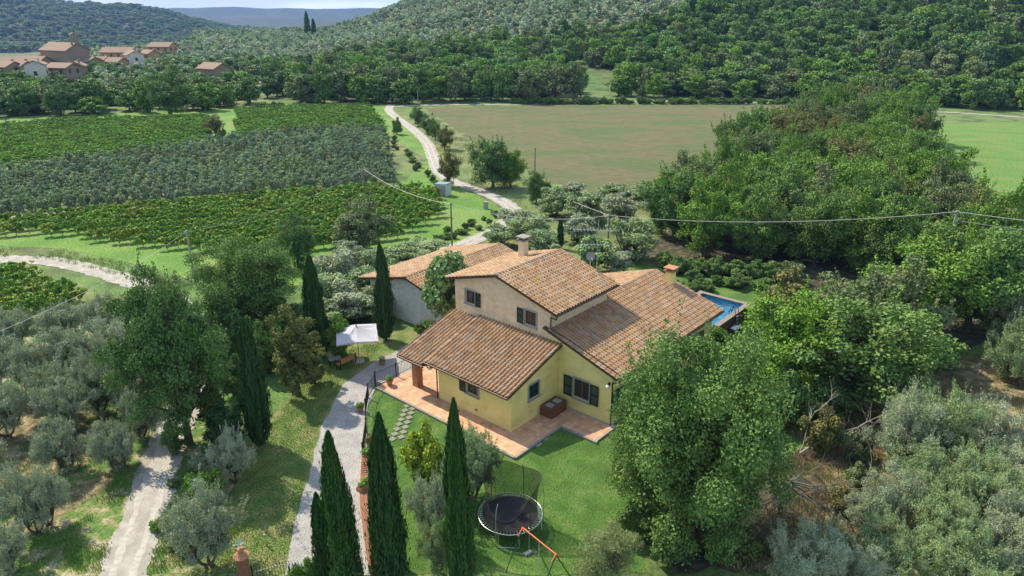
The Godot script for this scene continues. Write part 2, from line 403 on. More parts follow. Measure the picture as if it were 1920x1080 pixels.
func stand(spots: Array, kind: String, called: String, label: String, category: String, group: String, mats: Array, singles: int, mass_name: String, mass_label: String) -> void:
	# spots: [x, y, z, height, radius]; the nearest become trees of their own, the rest one mass per shape
	var list := whole(kind)
	var eye := Vector3(0, 23, 0)
	spots.sort_custom(func(a, b): return Vector3(a[0], a[1], a[2]).distance_squared_to(eye) < Vector3(b[0], b[1], b[2]).distance_squared_to(eye))
	var rest := {}
	for i in spots.size():
		var s: Array = spots[i]
		var k := rng.randi() % list.size()
		var m: String = mats[rng.randi() % mats.size()]
		var b := Basis(Vector3.UP, s[5] if s.size() > 5 else rng.randf() * TAU).scaled_local(Vector3(s[4] / list[k][2], s[3] / list[k][1], s[4] / list[k][2]))
		var t := Transform3D(b, Vector3(s[0], s[1], s[2]))
		if i < singles:
			var o := put(called, list[k][0], M[m])
			o.transform = t
			tag(o, label, category, group)
		else:
			var key := "%d|%s" % [k, m]
			if not rest.has(key): rest[key] = [[], [], k, m]
			rest[key][0].append(t)
			var f := rng.randf_range(0.68, 1.36); var wm := rng.randf_range(-0.1, 0.08)
			rest[key][1].append(Color(f * (1 + wm), f, f * (1 - wm)))
	for key in rest:
		var q: Array = rest[key]
		var o := many(mass_name, list[q[2]][0], q[0], q[1], M[q[3]])
		tag(o, mass_label, category, group)

func inside(poly: PackedVector2Array, step: float, jitter: float, step2 := 0.0, turn := 0.0) -> Array:   # jittered grid points in a polygon
	var out := []
	if step2 == 0.0: step2 = step
	var u := Vector2(cos(turn), sin(turn)); var w := Vector2(-u.y, u.x)
	var lo := Vector2(1e9, 1e9); var hi := -lo
	for p in poly:
		var q := Vector2(p.dot(u), p.dot(w))
		lo = lo.min(q); hi = hi.max(q)
	var b := lo.y
	while b < hi.y:
		var a := lo.x
		while a < hi.x:
			var p := u * (a + rng.randf_range(-jitter, jitter) * step) + w * (b + rng.randf_range(-jitter, jitter) * step2)
			if Geometry2D.is_point_in_polygon(p, poly): out.append(p)
			a += step
		b += step2
	return out

# ---------------------------------------------------------------- ground
func pick(table: Array, x: float) -> float:
	for i in table.size() - 1:
		if x <= table[i + 1][0]:
			return lerpf(table[i][1], table[i + 1][1], clampf((x - table[i][0]) / (table[i + 1][0] - table[i][0]), 0, 1))
	return table[-1][1]

var hill_noise := noise(0.004, 4, 77)
const HILL := [[-60, 0], [-34, 1], [-27, 4], [-23.1, 8.5], [-18, 9.5], [-14.1, 11], [-10.7, 20], [-8.4, 28], [-3, 44], [5, 62], [20, 78], [34, 92], [60, 92]]
const RIDGE := [[-80, 80], [-50, 72], [-36, 78], [-33, 74], [-30, 62], [-26.5, 60], [-25, 52], [-23.6, 36], [-22, 23], [-20.5, 12], [-18, 4], [-14, 2], [0, 0]]

func height(x: float, z: float) -> float:
	var r := Vector2(x, z).length()
	if r < 232 or z > 0: return 0.0
	var a := rad_to_deg(atan2(x, -z))
	var n := hill_noise.get_noise_2d(x, z)
	var top := pick(HILL, a)
	var y := top * pow(clampf((r - 232) / 400.0, 0, 1), 1.05) * (1.0 + 0.16 * n)
	y += n * 5.0 * smoothstep(240, 420, r) * smoothstep(-20, -8, a)
	if r > 640: y = lerpf(y, -26.0 if a < -6 else y * 0.7, smoothstep(640, 1150, r))
	if a < -23: y = lerpf(y, -26.0, smoothstep(430, 900, r))
	var up := pick(RIDGE, a)
	if up > 0 and r > 1150:
		var w := (1.0 - smoothstep(2000, 2900, r)) * smoothstep(1200, 2000, r)
		y += up * w * (1.0 + 0.12 * n + 0.18 * hill_noise.get_noise_2d(x * 0.9 + 400, z * 0.9) * w)
	if r > 2700:
		var far := 0.5 + 0.5 * hill_noise.get_noise_2d(a * 22.0, 40.0)
		y += (18.0 + 18.0 * far) * exp(-pow((r - 3500) / 450.0, 2.0))
		var far2 := hill_noise.get_noise_2d(a * 16.0, 140.0) + 0.4 * hill_noise.get_noise_2d(a * 60.0, 20.0)
		y += (74.0 + 22.0 * far2) * exp(-pow((r - 4700) / 600.0, 2.0))
	return y

func ground_tone(x: float, z: float) -> Color:
	var r := Vector2(x, z).length()
	var a := rad_to_deg(atan2(x, -z))
	var n := hill_noise.get_noise_2d(x * 6, z * 6)
	var grass := Color(0.13, 0.24, 0.055).lerp(Color(0.27, 0.27, 0.12), clampf((0.5 if r > 225 else 0.25) + n * 1.4, 0, 1))
	var wood := Color(0.035, 0.06, 0.025)
	if r < 700: return grass.lerp(wood, 0.75 * smoothstep(4, 12, a) * smoothstep(225, 260, r))
	if r < 1250: return grass.lerp(Color(0.09, 0.15, 0.05), 0.6)
	return wood.lerp(Color(0.11, 0.13, 0.06), clampf(n * 1.6, 0, 0.6))

func make_ground() -> void:
	var rad := [0.0]
	var r := 6.0
	while r < 5600.0:
		rad.append(r)
		r *= 1.045 if r > 200 else 1.25
	var angs := []
	var a := -180.0
	while a < 180.0:
		angs.append(a)
		a += 0.55 if a >= -46 and a < 46 else 4.0
	angs.append(180.0)
	var v := PackedVector3Array(); var n := PackedVector3Array(); var c := PackedColorArray(); var idx := PackedInt32Array()
	for i in rad.size():
		for t in angs:
			var x: float = rad[i] * sin(deg_to_rad(t)); var z: float = -rad[i] * cos(deg_to_rad(t))
			var e: float = maxf(2.0, rad[i] * 0.01)
			var h := height(x, z)
			v.append(Vector3(x, h, z))
			n.append(Vector3(h - height(x + e, z), e, h - height(x, z + e)).normalized())
			c.append(ground_tone(x, z))
	var m := angs.size()
	for i in rad.size() - 1:
		for k in m - 1:
			var p := i * m + k
			idx.append_array([p, p + m, p + 1, p + 1, p + m, p + m + 1])
	var arr := []
	arr.resize(Mesh.ARRAY_MAX)
	arr[Mesh.ARRAY_VERTEX] = v; arr[Mesh.ARRAY_NORMAL] = n; arr[Mesh.ARRAY_COLOR] = c; arr[Mesh.ARRAY_INDEX] = idx
	var am := ArrayMesh.new()
	am.add_surface_from_arrays(Mesh.PRIMITIVE_TRIANGLES, arr)
	tag(put("ground", am, M.terrain), "grassy valley floor rising to wooded hills and far ridges", "", "", "structure")

func patch(called: String, label: String, pts: Array, y: float, m: Material, rough := 0.3, kind := "structure") -> MeshInstance3D:   # a sheet with an uneven outline
	var poly := PackedVector2Array()
	var wob := noise(0.35, 3, pts.size())
	for i in pts.size():
		var p: Vector2 = pts[i]; var q: Vector2 = pts[(i + 1) % pts.size()]
		var parts := maxi(1, int((q - p).length() / 0.8)) if rough > 0 else 1
		parts = mini(parts, 60)
		for k in parts:
			var w := p.lerp(q, float(k) / parts)
			if k > 0: w += (q - p).orthogonal().normalized() * wob.get_noise_2d(w.x, w.y) * rough * 1.8
			poly.append(w)
	var tri := Geometry2D.triangulate_polygon(poly)
	if tri.is_empty():
		poly = PackedVector2Array(pts)
		tri = Geometry2D.triangulate_polygon(poly)
	if tri.is_empty(): print("no sheet for ", called)
	var g := Geo.new()
	for i in range(0, tri.size(), 3):
		var a := poly[tri[i]]; var b := poly[tri[i + 1]]; var d := poly[tri[i + 2]]
		if (b - a).cross(d - a) < 0:
			var s := b; b = d; d = s
		g.tri(Vector3(a.x, y, a.y), Vector3(b.x, y, b.y), Vector3(d.x, y, d.y))
	var o := put(called, g, m)
	tag(o, label, "", "", kind)
	return o

func smooth(pts: Array, parts := 8) -> Array:
	var out := []
	for i in pts.size() - 1:
		var p0: Vector2 = pts[maxi(i - 1, 0)]; var p1: Vector2 = pts[i]; var p2: Vector2 = pts[i + 1]; var p3: Vector2 = pts[mini(i + 2, pts.size() - 1)]
		for k in parts:
			out.append(p1.cubic_interpolate(p2, p0, p3, float(k) / parts))
	out.append(pts[-1])
	return out

func strip(called: String, label: String, pts: Array, width: float, y: float, m: Material, rough := 0.15, aside := 0.0) -> void:
	var line := smooth(pts, 24)
	var wob := noise(0.22, 3, 9)
	var g := Geo.new()
	var last := []
	for i in line.size():
		var d: Vector2 = (line[mini(i + 1, line.size() - 1)] - line[maxi(i - 1, 0)]).normalized()
		var s := d.orthogonal()
		var p: Vector2 = line[i] + s * (aside + 0.12 * wob.get_noise_2d(line[i].x, line[i].y) * signf(aside))
		var a := p + s * (width / 2 + rough * (wob.get_noise_2d(p.x * 3, p.y * 3) * 2 + wob.get_noise_2d(p.x * 16, p.y * 16)))
		var b := p - s * (width / 2 + rough * (wob.get_noise_2d(p.x * 3 + 99, p.y * 3) * 2 + wob.get_noise_2d(p.x * 16 + 99, p.y * 16)))
		if last: g.quad(Vector3(last[0].x, y, last[0].y), Vector3(a.x, y, a.y), Vector3(b.x, y, b.y), Vector3(last[1].x, y, last[1].y))
		last = [a, b]
	tag(put(called, g, m), label, "", "", "structure")

# ---------------------------------------------------------------- the house
func L(s: float, t: float, h: float) -> Vector3:
	return Vector3(s, h, -t)

func wall(parent: Node, mat_: Material, a: Vector2, b: Vector2, base: float, top: Array, holes: Array, deep := 0.16) -> MeshInstance3D:
	# a, b: (s, t) ends, b to the right seen from outside; top: [distance, height]; holes: [x0, x1, y0, y1]
	var length := (b - a).length()
	var d := (b - a) / length
	var out := Vector2(d.y, -d.x)
	var xs := [0.0, length]
	for p in top: xs.append(p[0])
	for q in holes: xs.append(q[0]); xs.append(q[1])
	xs.sort()
	var P := func(x: float, y: float, inn: float) -> Vector3:
		var q: Vector2 = a + d * x - out * inn
		return L(q.x, q.y, y)
	var g := Geo.new()
	for i in xs.size() - 1:
		var x0: float = xs[i]; var x1: float = xs[i + 1]
		if x1 - x0 < 0.001: continue
		var cuts := []
		for q in holes:
			if q[0] < x1 - 0.001 and q[1] > x0 + 0.001: cuts.append(q)
		cuts.sort_custom(func(m, o): return m[2] < o[2])
		var y0 := base
		for q in cuts:
			g.quad(P.call(x0, y0, 0), P.call(x0, q[2], 0), P.call(x1, q[2], 0), P.call(x1, y0, 0))
			y0 = q[3]
		g.quad(P.call(x0, y0, 0), P.call(x0, pick(top, x0 + 0.0005), 0), P.call(x1, pick(top, x1 - 0.0005), 0), P.call(x1, y0, 0))
	for q in holes:
		g.quad(P.call(q[0], q[2], 0), P.call(q[1], q[2], 0), P.call(q[1], q[2], deep), P.call(q[0], q[2], deep))
		g.quad(P.call(q[0], q[3], deep), P.call(q[1], q[3], deep), P.call(q[1], q[3], 0), P.call(q[0], q[3], 0))
		g.quad(P.call(q[0], q[2], 0), P.call(q[0], q[2], deep), P.call(q[0], q[3], deep), P.call(q[0], q[3], 0))
		g.quad(P.call(q[1], q[2], deep), P.call(q[1], q[2], 0), P.call(q[1], q[3], 0), P.call(q[1], q[3], deep))
	return put("wall", g, mat_, parent)

func window(parent: Node, a: Vector2, b: Vector2, q: Array, shut: Array) -> void:
	# q: the opening [x0, x1, y0, y1]; shut: "left" / "right" leaves folded back on the wall, "closed" leaves in the opening
	var d := (b - a).normalized()
	var out := Vector2(d.y, -d.x)
	var o := Node3D.new()
	o.name = "window"
	parent.add_child(o, true)
	var at: Vector2 = a + d * float(q[0])
	o.transform = Transform3D(Basis(L(d.x, d.y, 0), Vector3.UP, L(out.x, out.y, 0)), L(at.x, at.y, q[2]))
	var w: float = q[1] - q[0]; var h: float = q[3] - q[2]
	var f := Geo.new()
	f.box(Vector3(-0.06, h / 2, 0.012), Vector3(0.12, h + 0.12, 0.05)); f.box(Vector3(w + 0.06, h / 2, 0.012), Vector3(0.12, h + 0.12, 0.05))
	f.box(Vector3(w / 2, h + 0.06, 0.014), Vector3(w - 0.004, 0.12, 0.05))
	put("frame", f, M.frame_stone, o)
	var s := Geo.new()
	s.box(Vector3(w / 2, -0.07, 0.03), Vector3(w + 0.3, 0.09, 0.16))
	put("sill", s, M.frame_stone, o)
	if shut.has("closed"):
		for k in 2: shutter(o, Vector3(w * (0.25 + 0.5 * k), h / 2, -0.03), w / 2 - 0.015, h - 0.02)
	else:
		var e := Geo.new()
		for x in [0.03, w / 2, w - 0.03]: e.box(Vector3(x, h / 2, -0.1), Vector3(0.06 if x != w / 2 else 0.09, h, 0.05))
		for y in [0.03, h - 0.03]: e.box(Vector3(w / 2, y, -0.102), Vector3(w, 0.06, 0.05))
		put("sash", e, M.sash, o)
		for k in 2:
			var g := Geo.new()
			g.box(Vector3(w * (0.25 + 0.5 * k), h / 2, -0.115), Vector3(w / 2 - 0.07, h - 0.1, 0.012))
			put("pane", g, M.pane, o)
	if shut.has("left"): shutter(o, Vector3(-w * 0.27 - 0.1, h / 2, 0.075), w * 0.52, h + 0.06)
	if shut.has("right"): shutter(o, Vector3(w + w * 0.27 + 0.1, h / 2, 0.075), w * 0.52, h + 0.06)

func shutter(o: Node3D, c: Vector3, w: float, h: float) -> void:
	var g := Geo.new()
	for x in [-1, 1]: g.box(c + Vector3(x * (w / 2 - 0.035), 0, 0), Vector3(0.07, h, 0.045))
	for y in [-1, 0, 1]: g.box(c + Vector3(0, y * (h / 2 - 0.04), 0), Vector3(w - 0.142, 0.08, 0.043))
	var y := -h / 2 + 0.1
	while y < h / 2 - 0.08:
		g.box(c + Vector3(0, y, 0), Vector3(w - 0.142, 0.05, 0.012), Basis(Vector3.RIGHT, 0.6))
		y += 0.055
	put("shutter", g, M.shutter, o)

func tile_mesh() -> ArrayMesh:
	var pr := [[0.0, 0.022], [0.03, 0.004], [0.1, 0.004], [0.13, 0.022], [0.145, 0.075], [0.18, 0.108], [0.225, 0.108], [0.262, 0.075], [0.28, 0.022]]
	var g := Geo.new()
	for i in pr.size() - 1:
		var a: Array = pr[i]; var b: Array = pr[i + 1]
		g.quad(Vector3(a[0], a[1] + 0.042, 0.0), Vector3(a[0], a[1], -0.43), Vector3(b[0], b[1], -0.43), Vector3(b[0], b[1] + 0.042, 0.0))
		g.quad(Vector3(b[0], b[1] + 0.042, 0.0), Vector3(b[0], b[1] - 0.004, 0.0), Vector3(a[0], a[1] - 0.004, 0.0), Vector3(a[0], a[1] + 0.042, 0.0))
	return g.mesh()

func cap_mesh() -> ArrayMesh:   # half-round ridge tile, along x
	var g := Geo.new()
	for k in 8:
		var a := PI * k / 8; var b := PI * (k + 1) / 8
		for e in [[0.0, 0.125, 0.4, 0.105]]:
			g.quad(Vector3(e[0], sin(a) * e[1], cos(a) * e[1]), Vector3(e[0], sin(b) * e[1], cos(b) * e[1]), Vector3(e[2], sin(b) * e[3], cos(b) * e[3]), Vector3(e[2], sin(a) * e[3], cos(a) * e[3]))
		g.tri(Vector3(0, sin(a) * 0.125, cos(a) * 0.125), Vector3(0, 0, 0), Vector3(0, sin(b) * 0.125, cos(b) * 0.125))
	return g.mesh()

var tile_shape: ArrayMesh
var cap_shape: ArrayMesh
var tile_mats := []
const TILE_TONES := [[0.45, 0.29, 0.165], [0.5, 0.33, 0.195], [0.42, 0.26, 0.145], [0.48, 0.33, 0.205], [0.37, 0.245, 0.15], [0.52, 0.36, 0.225], [0.44, 0.27, 0.14], [0.47, 0.34, 0.22]]

func tile_tone() -> Color:
	var q: Array = TILE_TONES[rng.randi() % TILE_TONES.size()]
	var f := rng.randf_range(0.9, 1.1)
	var c := Color(q[0] * f, q[1] * f, q[2] * f)
	if rng.randf() < 0.07: c = c.lerp(Color(0.4, 0.36, 0.3), 0.55)
	if rng.randf() < 0.05: c = c.lerp(Color(0.5, 0.3, 0.06), 0.5)
	return c

func slope(parent: Node, called: String, e0: Vector3, e1: Vector3, r0: Vector3, soffit: Material, skip: Variant = null) -> Dictionary:
	# e0, e1: the eave seen from outside left to right (top of the deck), r0: the upper corner above e0
	var u := (e1 - e0).normalized(); var w := (r0 - e0); w -= u * w.dot(u)
	var n := -u.cross(-w.normalized()).normalized()
	if n.y < 0: n = -n
	var up := w.normalized()
	var g := Geo.new()
	g.prism([e0 - n * 0.12, e1 - n * 0.12, e1 - n * 0.12 + w, e0 - n * 0.12 + w], n * 0.118)
	var deck := put(called, g, soffit, parent)
	var across := int(round((e1 - e0).length() / 0.28)); var rows := int(ceil(w.length() / 0.37))
	var sx := (e1 - e0).length() / (across * 0.28); var step := w.length() / rows
	var places := []
	for r in rows:
		for c in across:
			var z := r * step - 0.05
			var o := e0 + u * (c * 0.28 * sx) + up * (z + rng.randf_range(-0.008, 0.008)) + n * (0.004 + rng.randf() * 0.006)
			if skip != null and skip.call(o): continue
			var q := rng.randf_range(-0.02, 0.02)
			places.append(Transform3D(Basis((u * sx + up * q * 0.6).limit_length(sx), n, -(up - u * q)), o))
	return {"deck": deck, "places": places}

func ridge(parent: Node, a: Vector3, b: Vector3, m: Material) -> void:
	var d := (b - a).normalized()
	var k := int((b - a).length() / 0.36)
	var pl := []; var co := []
	for i in k:
		pl.append(Transform3D(Basis(d, Vector3.UP, d.cross(Vector3.UP)), a + d * (i * 0.36) + Vector3(0, rng.randf() * 0.008, 0)))
		co.append(tile_tone() * 0.72)
	many("ridge_tile", cap_shape, pl, co, m, parent)

func gutter(parent: Node, pts: Array) -> void:
	var g := Geo.new()
	g.tube(pts, pts.map(func(_p): return 0.07), 8)
	put("gutter", g, M.gutter, parent)

func downpipe(parent: Node, pts: Array) -> void:
	var g := Geo.new()
	g.tube(pts, pts.map(func(_p): return 0.045), 7)
	put("downpipe", g, M.gutter, parent)

func lay_tiles(parts: Array, home: Transform3D, singles: int) -> void:   # the tiles nearest the eye become parts of their roof, the rest one mass each
	var all := []
	for p in parts:
		for t in p.places: all.append([((home * t).origin - Vector3(0, 23, 0)).length(), t, p.deck])
	all.sort_custom(func(a, b): return a[0] < b[0])
	var rest := {}
	for i in all.size():
		var q: Array = all[i]
		if i < singles:
			var o := put("roof_tile", tile_shape, tile_mats[rng.randi() % tile_mats.size()], q[2])
			o.transform = q[1]
		else:
			if not rest.has(q[2]): rest[q[2]] = [[], []]
			rest[q[2]][0].append(q[1]); rest[q[2]][1].append(tile_tone())
	for d in rest: many("roof_tiles", tile_shape, rest[d][0], rest[d][1], M.tile, d)

func chimney(parent: Node, at: Vector3, w: float, h: float, m: Material, top: Material) -> void:
	var g := Geo.new()
	g.box(at + Vector3(0, h / 2 - 0.4, 0), Vector3(w, h + 0.8, w))
	var c := put("chimney", g, m, parent)
	var k := Geo.new()
	k.box(at + Vector3(0, h + 0.05, 0), Vector3(w + 0.22, 0.09, w + 0.22))
	for x in [-1, 1]:
		for z in [-1, 1]: k.box(at + Vector3(x * w * 0.36, h + 0.17, z * w * 0.36), Vector3(0.1, 0.16, 0.1))
	k.box(at + Vector3(0, h + 0.28, 0), Vector3(w + 0.3, 0.07, w + 0.3))
	put("chimney_cap", k, top, c)

func make_house() -> void:
	var o := thing("farmhouse", "yellow farmhouse with stepped terracotta tiled roofs and dark green shutters", "house", HOUSE, TURN)
	tile_shape = tile_mesh()
	cap_shape = cap_mesh()
	for k in 8:
		var m: StandardMaterial3D = M.tile.duplicate()
		var c := tile_tone()
		m.albedo_color = c.linear_to_srgb()
		tile_mats.append(m)
	# annex: facade at t 0, gable at s 0
	var hole := [[2.5, 3.4, 1.5, 2.3], [1.6, 2.5, 1.58, 2.5]]
	wall(o, M.yellow, Vector2(-6.04, 0), Vector2(0, 0), 0.0, [[0, 2.74], [6.04, 2.74]], [hole[0]])
	window(o, Vector2(-6.04, 0), Vector2(0, 0), hole[0], ["left"])
	wall(o, M.yellow, Vector2(0, 0), Vector2(0, 4.5), 0.0, [[0, 2.74], [4.5, 4.1]], [hole[1]])
	window(o, Vector2(0, 0), Vector2(0, 4.5), hole[1], ["closed"])
	wall(o, M.yellow, Vector2(-6.04, 4.5), Vector2(-6.04, 0), 0.0, [[0, 4.0], [4.5, 2.66]], [])
	# wing: gable at t 4.5
	var gw := [1.9, 3.05, 1.02, 2.3]
	wall(o, M.yellow, Vector2(-0.75, 4.503), Vector2(3.9, 4.503), 0.0, [[0, 4.85], [4.65, 3.4]], [gw])
	window(o, Vector2(-0.75, 4.503), Vector2(3.9, 4.503), gw, ["left", "right"])
	var sw := [[0.75, 1.95, 0.95, 2.3], [5.2, 6.4, 0.95, 2.3], [9.6, 10.8, 0.95, 2.3]]
	wall(o, M.yellow, Vector2(3.9, 4.503), Vector2(3.9, 17.4), 0.0, [[0, 3.4], [12.9, 3.4]], sw)
	for q in sw: window(o, Vector2(3.9, 4.503), Vector2(3.9, 17.4), q, ["left", "right"])
	wall(o, M.yellow, Vector2(3.9, 17.4), Vector2(-6.0, 17.4), 0.0, [[0, 3.4], [5.0, 4.95], [9.9, 3.4]], [])
	wall(o, M.yellow, Vector2(-6.0, 17.4), Vector2(-6.0, 10.6), 0.0, [[0, 3.4], [6.8, 3.4]], [])
	# upper storey
	var up := [[1.02, 1.85, 4.85, 5.78], [6.15, 7.05, 4.76, 5.72]]
	wall(o, M.ochre, Vector2(-8.9, 4.497), Vector2(-0.7, 4.497), 0.0, [[0, 6.4], [4.0, 7.45], [8.2, 6.3]], up)
	window(o, Vector2(-8.9, 4.497), Vector2(-0.7, 4.497), up[0], ["right"])
	window(o, Vector2(-8.9, 4.497), Vector2(-0.7, 4.497), up[1], ["left"])
	wall(o, M.ochre, Vector2(-0.7, 4.497), Vector2(-0.7, 10.6), 0.0, [[0, 6.3], [6.1, 6.3]], [])
	wall(o, M.ochre, Vector2(-8.9, 10.6), Vector2(-8.9, 4.497), 0.0, [[0, 6.4], [6.1, 6.4]], [])
	wall(o, M.ochre, Vector2(-0.7, 10.6), Vector2(-8.9, 10.6), 0.0, [[0, 6.3], [4.2, 7.45], [8.2, 6.4]], [])
	# roofs: annex, porch, upper left, upper right, wing right, wing left
	var roofs := []
	roofs.append(slope(o, "annex_roof", L(-6.72, -0.5, 2.72), L(0.22, -0.5, 2.72), L(-6.72, 4.47, 4.22), M.wood_dark))
	roofs.append(slope(o, "porch_roof", L(-8.98, -0.68, 2.5), L(-6.75, -0.68, 2.5), L(-8.98, 4.47, 4.02), M.wood_dark))
	roofs.append(slope(o, "upper_left_roof", L(-9.45, 11.0, 6.3), L(-9.45, 4.15, 6.3), L(-4.9, 11.0, 7.55), M.wood_dark))
	roofs.append(slope(o, "upper_right_roof", L(-0.1, 4.15, 6.2), L(-0.1, 11.0, 6.2), L(-4.9, 4.15, 7.55), M.wood_dark))
	roofs.append(slope(o, "wing_right_roof", L(4.4, 4.22, 3.37), L(4.4, 17.8, 3.37), L(-1.1, 4.22, 5.1), M.wood_dark, func(p): return p.x < -0.66 and p.z > -10.62))
	roofs.append(slope(o, "wing_left_roof", L(-6.6, 17.8, 3.37), L(-6.6, 10.6, 3.37), L(-1.1, 17.8, 5.1), M.wood_dark))
	lay_tiles(roofs, o.transform, 300)
	ridge(roofs[3].deck, L(-4.9, 4.12, 7.56), L(-4.9, 11.0, 7.56), M.tile)
	ridge(roofs[4].deck, L(-1.1, 10.6, 5.1), L(-1.1, 17.8, 5.1), M.tile)
	gutter(o, [L(-6.7, -0.6, 2.66), L(0.24, -0.6, 2.66)])
	gutter(o, [L(-9.0, -0.78, 2.44), L(-6.6, -0.78, 2.44)])
	gutter(o, [L(0.0, 4.1, 6.13), L(0.0, 11.0, 6.13)])
	gutter(o, [L(4.5, 4.2, 3.3), L(4.5, 17.8, 3.3)])
	gutter(o, [L(-9.06, -0.7, 2.5), L(-9.06, 4.45, 4.04)])
	downpipe(o, [L(-6.55, -0.6, 2.6), L(-6.4, -0.5, 2.35), L(-6.12, -0.07, 2.3), L(-6.12, -0.07, 0.12)])
	downpipe(o, [L(0.0, 4.2, 6.08), L(-0.1, 4.25, 5.85), L(-0.64, 4.42, 5.8), L(-0.64, 4.42, 4.95)])
	downpipe(o, [L(4.5, 4.3, 3.25), L(4.3, 4.35, 3.05), L(3.96, 4.42, 3.0), L(3.96, 4.42, 0.1)])
	# flashing along the wing rake and the pipe that crosses the tiles
	var pipe := Geo.new()
	pipe.tube([L(-0.55, 4.36, 5.07), L(1.3, 4.5, 4.49), L(4.35, 4.55, 3.53)], [0.045, 0.045, 0.045], 7)
	put("roof_pipe", pipe, M.gutter, o)
	# porch pillar, built of bricks
	var pil := Geo.new()
	pil.box(L(-8.3, 0.22, 1.33), Vector3(0.47, 2.66, 0.47))
	var pl := put("pillar", pil, M.mortar, o)
	var rows := []; var tone := []
	var br := Geo.new()
	br.box(Vector3(0, 0, 0), Vector3(0.235, 0.058, 0.115))
	for k in 38:
		for side in 4:
			for j in 2:
				var a := side * PI / 2
				var off := -0.125 + j * 0.25 if k % 2 == 0 else -0.06 + j * 0.25
				rows.append(Transform3D(Basis(Vector3.UP, a), L(-8.3, 0.22, 0.19 + k * 0.068) + Basis(Vector3.UP, a) * Vector3(off * 0.96 if k % 2 == 0 else (off - 0.065) * 0.96, 0, 0.19)))
				tone.append(Color(0.42, 0.2, 0.12) * rng.randf_range(0.75, 1.25))
	many("bricks", br.mesh(), rows, tone, M.floor_tile, pl)
	# porch beams
	for s in [-8.6, -7.7, -6.8]:
		var bm := Geo.new()
		bm.tube([L(s, -0.5, 2.38), L(s, 4.4, 3.82)], [0.07, 0.07], 4)
		put("rafter", bm, M.wood_dark, o)
	chimney(o, L(-6.9, 9.3, 6.9), 0.5, 1.35, M.ochre, M.kerb_stone)
	chimney(o, L(0.45, 17.2, 4.6), 0.55, 0.95, M.yellow, M.terracotta)
	# lamps on the wing corner and under the porch eave
	for q in [L(3.75, 4.36, 2.75), L(-6.3, -0.35, 2.35)]:
		var lamp := Geo.new()
		lamp.box(q + Vector3(0, 0.08, 0), Vector3(0.05, 0.2, 0.2))
		put("lamp_bracket", lamp, M.iron, o)
		var shade := Geo.new()
		shade.lathe([[0.0, 0.1], [0.05, 0.1], [0.12, 0.0], [0.11, -0.05], [0.0, -0.06]], q + Vector3(0, -0.02, 0.12), 10)
		put("lamp_shade", shade, M.white_sheet, o)
	# wall vents and a tap box low on the facade
	var vt := Geo.new()
	vt.box(L(-2.8, -0.012, 0.55), Vector3(0.14, 0.14, 0.03))
	put("vent", vt, M.sash, o)
	# aerial on the far corner of the upper roof
	var an := thing("television_aerial", "thin metal aerial mast with two long toothed arms on the farmhouse roof", "aerial", o.transform * L(-1.7, 10.75, 6.75))
	var mast := Geo.new()
	mast.tube([Vector3(0, -0.2, 0), Vector3(0, 3.6, 0)], [0.03, 0.024], 6)
	put("mast", mast, M.steel, an)
	for q in [[2.95, 2.9, 0.45], [1.95, 2.0, 0.32]]:
		var arm := Geo.new()
		arm.tube([Vector3(-q[1] * 0.58, q[0], 0), Vector3(q[1] * 0.42, q[0] - 0.06, 0)], [0.018, 0.018], 5)
		var x: float = -q[1] * 0.55
		while x < q[1] * 0.4:
			arm.tube([Vector3(x, q[0], -q[2]), Vector3(x, q[0], q[2])], [0.009, 0.009], 4)
			x += 0.22
		put("aerial_arm", arm, M.steel, an)
	var dish := thing("satellite_dish", "grey satellite dish on a bracket beside the aerial mast", "satellite dish", o.transform * L(-2.4, 11.0, 6.55))
	var ds := Geo.new()
	ds.lathe([[0.0, 0.0], [0.14, 0.02], [0.25, 0.07], [0.3, 0.11]], Vector3.ZERO, 16)
	var dn := put("bowl", ds, M.grey_top, dish, Vector3(0, 1.1, 0))
	dn.rotation_degrees = Vector3(70, 0, 12)
	var br2 := Geo.new()
	br2.tube([Vector3(0, -0.3, 0), Vector3(0, 1.05, 0.0)], [0.045, 0.04], 6)
	br2.tube([Vector3(0, 1.05, 0), Vector3(0.1, 1.0, 0.55)], [0.02, 0.02], 5)
	put("bracket", br2, M.steel, dish)

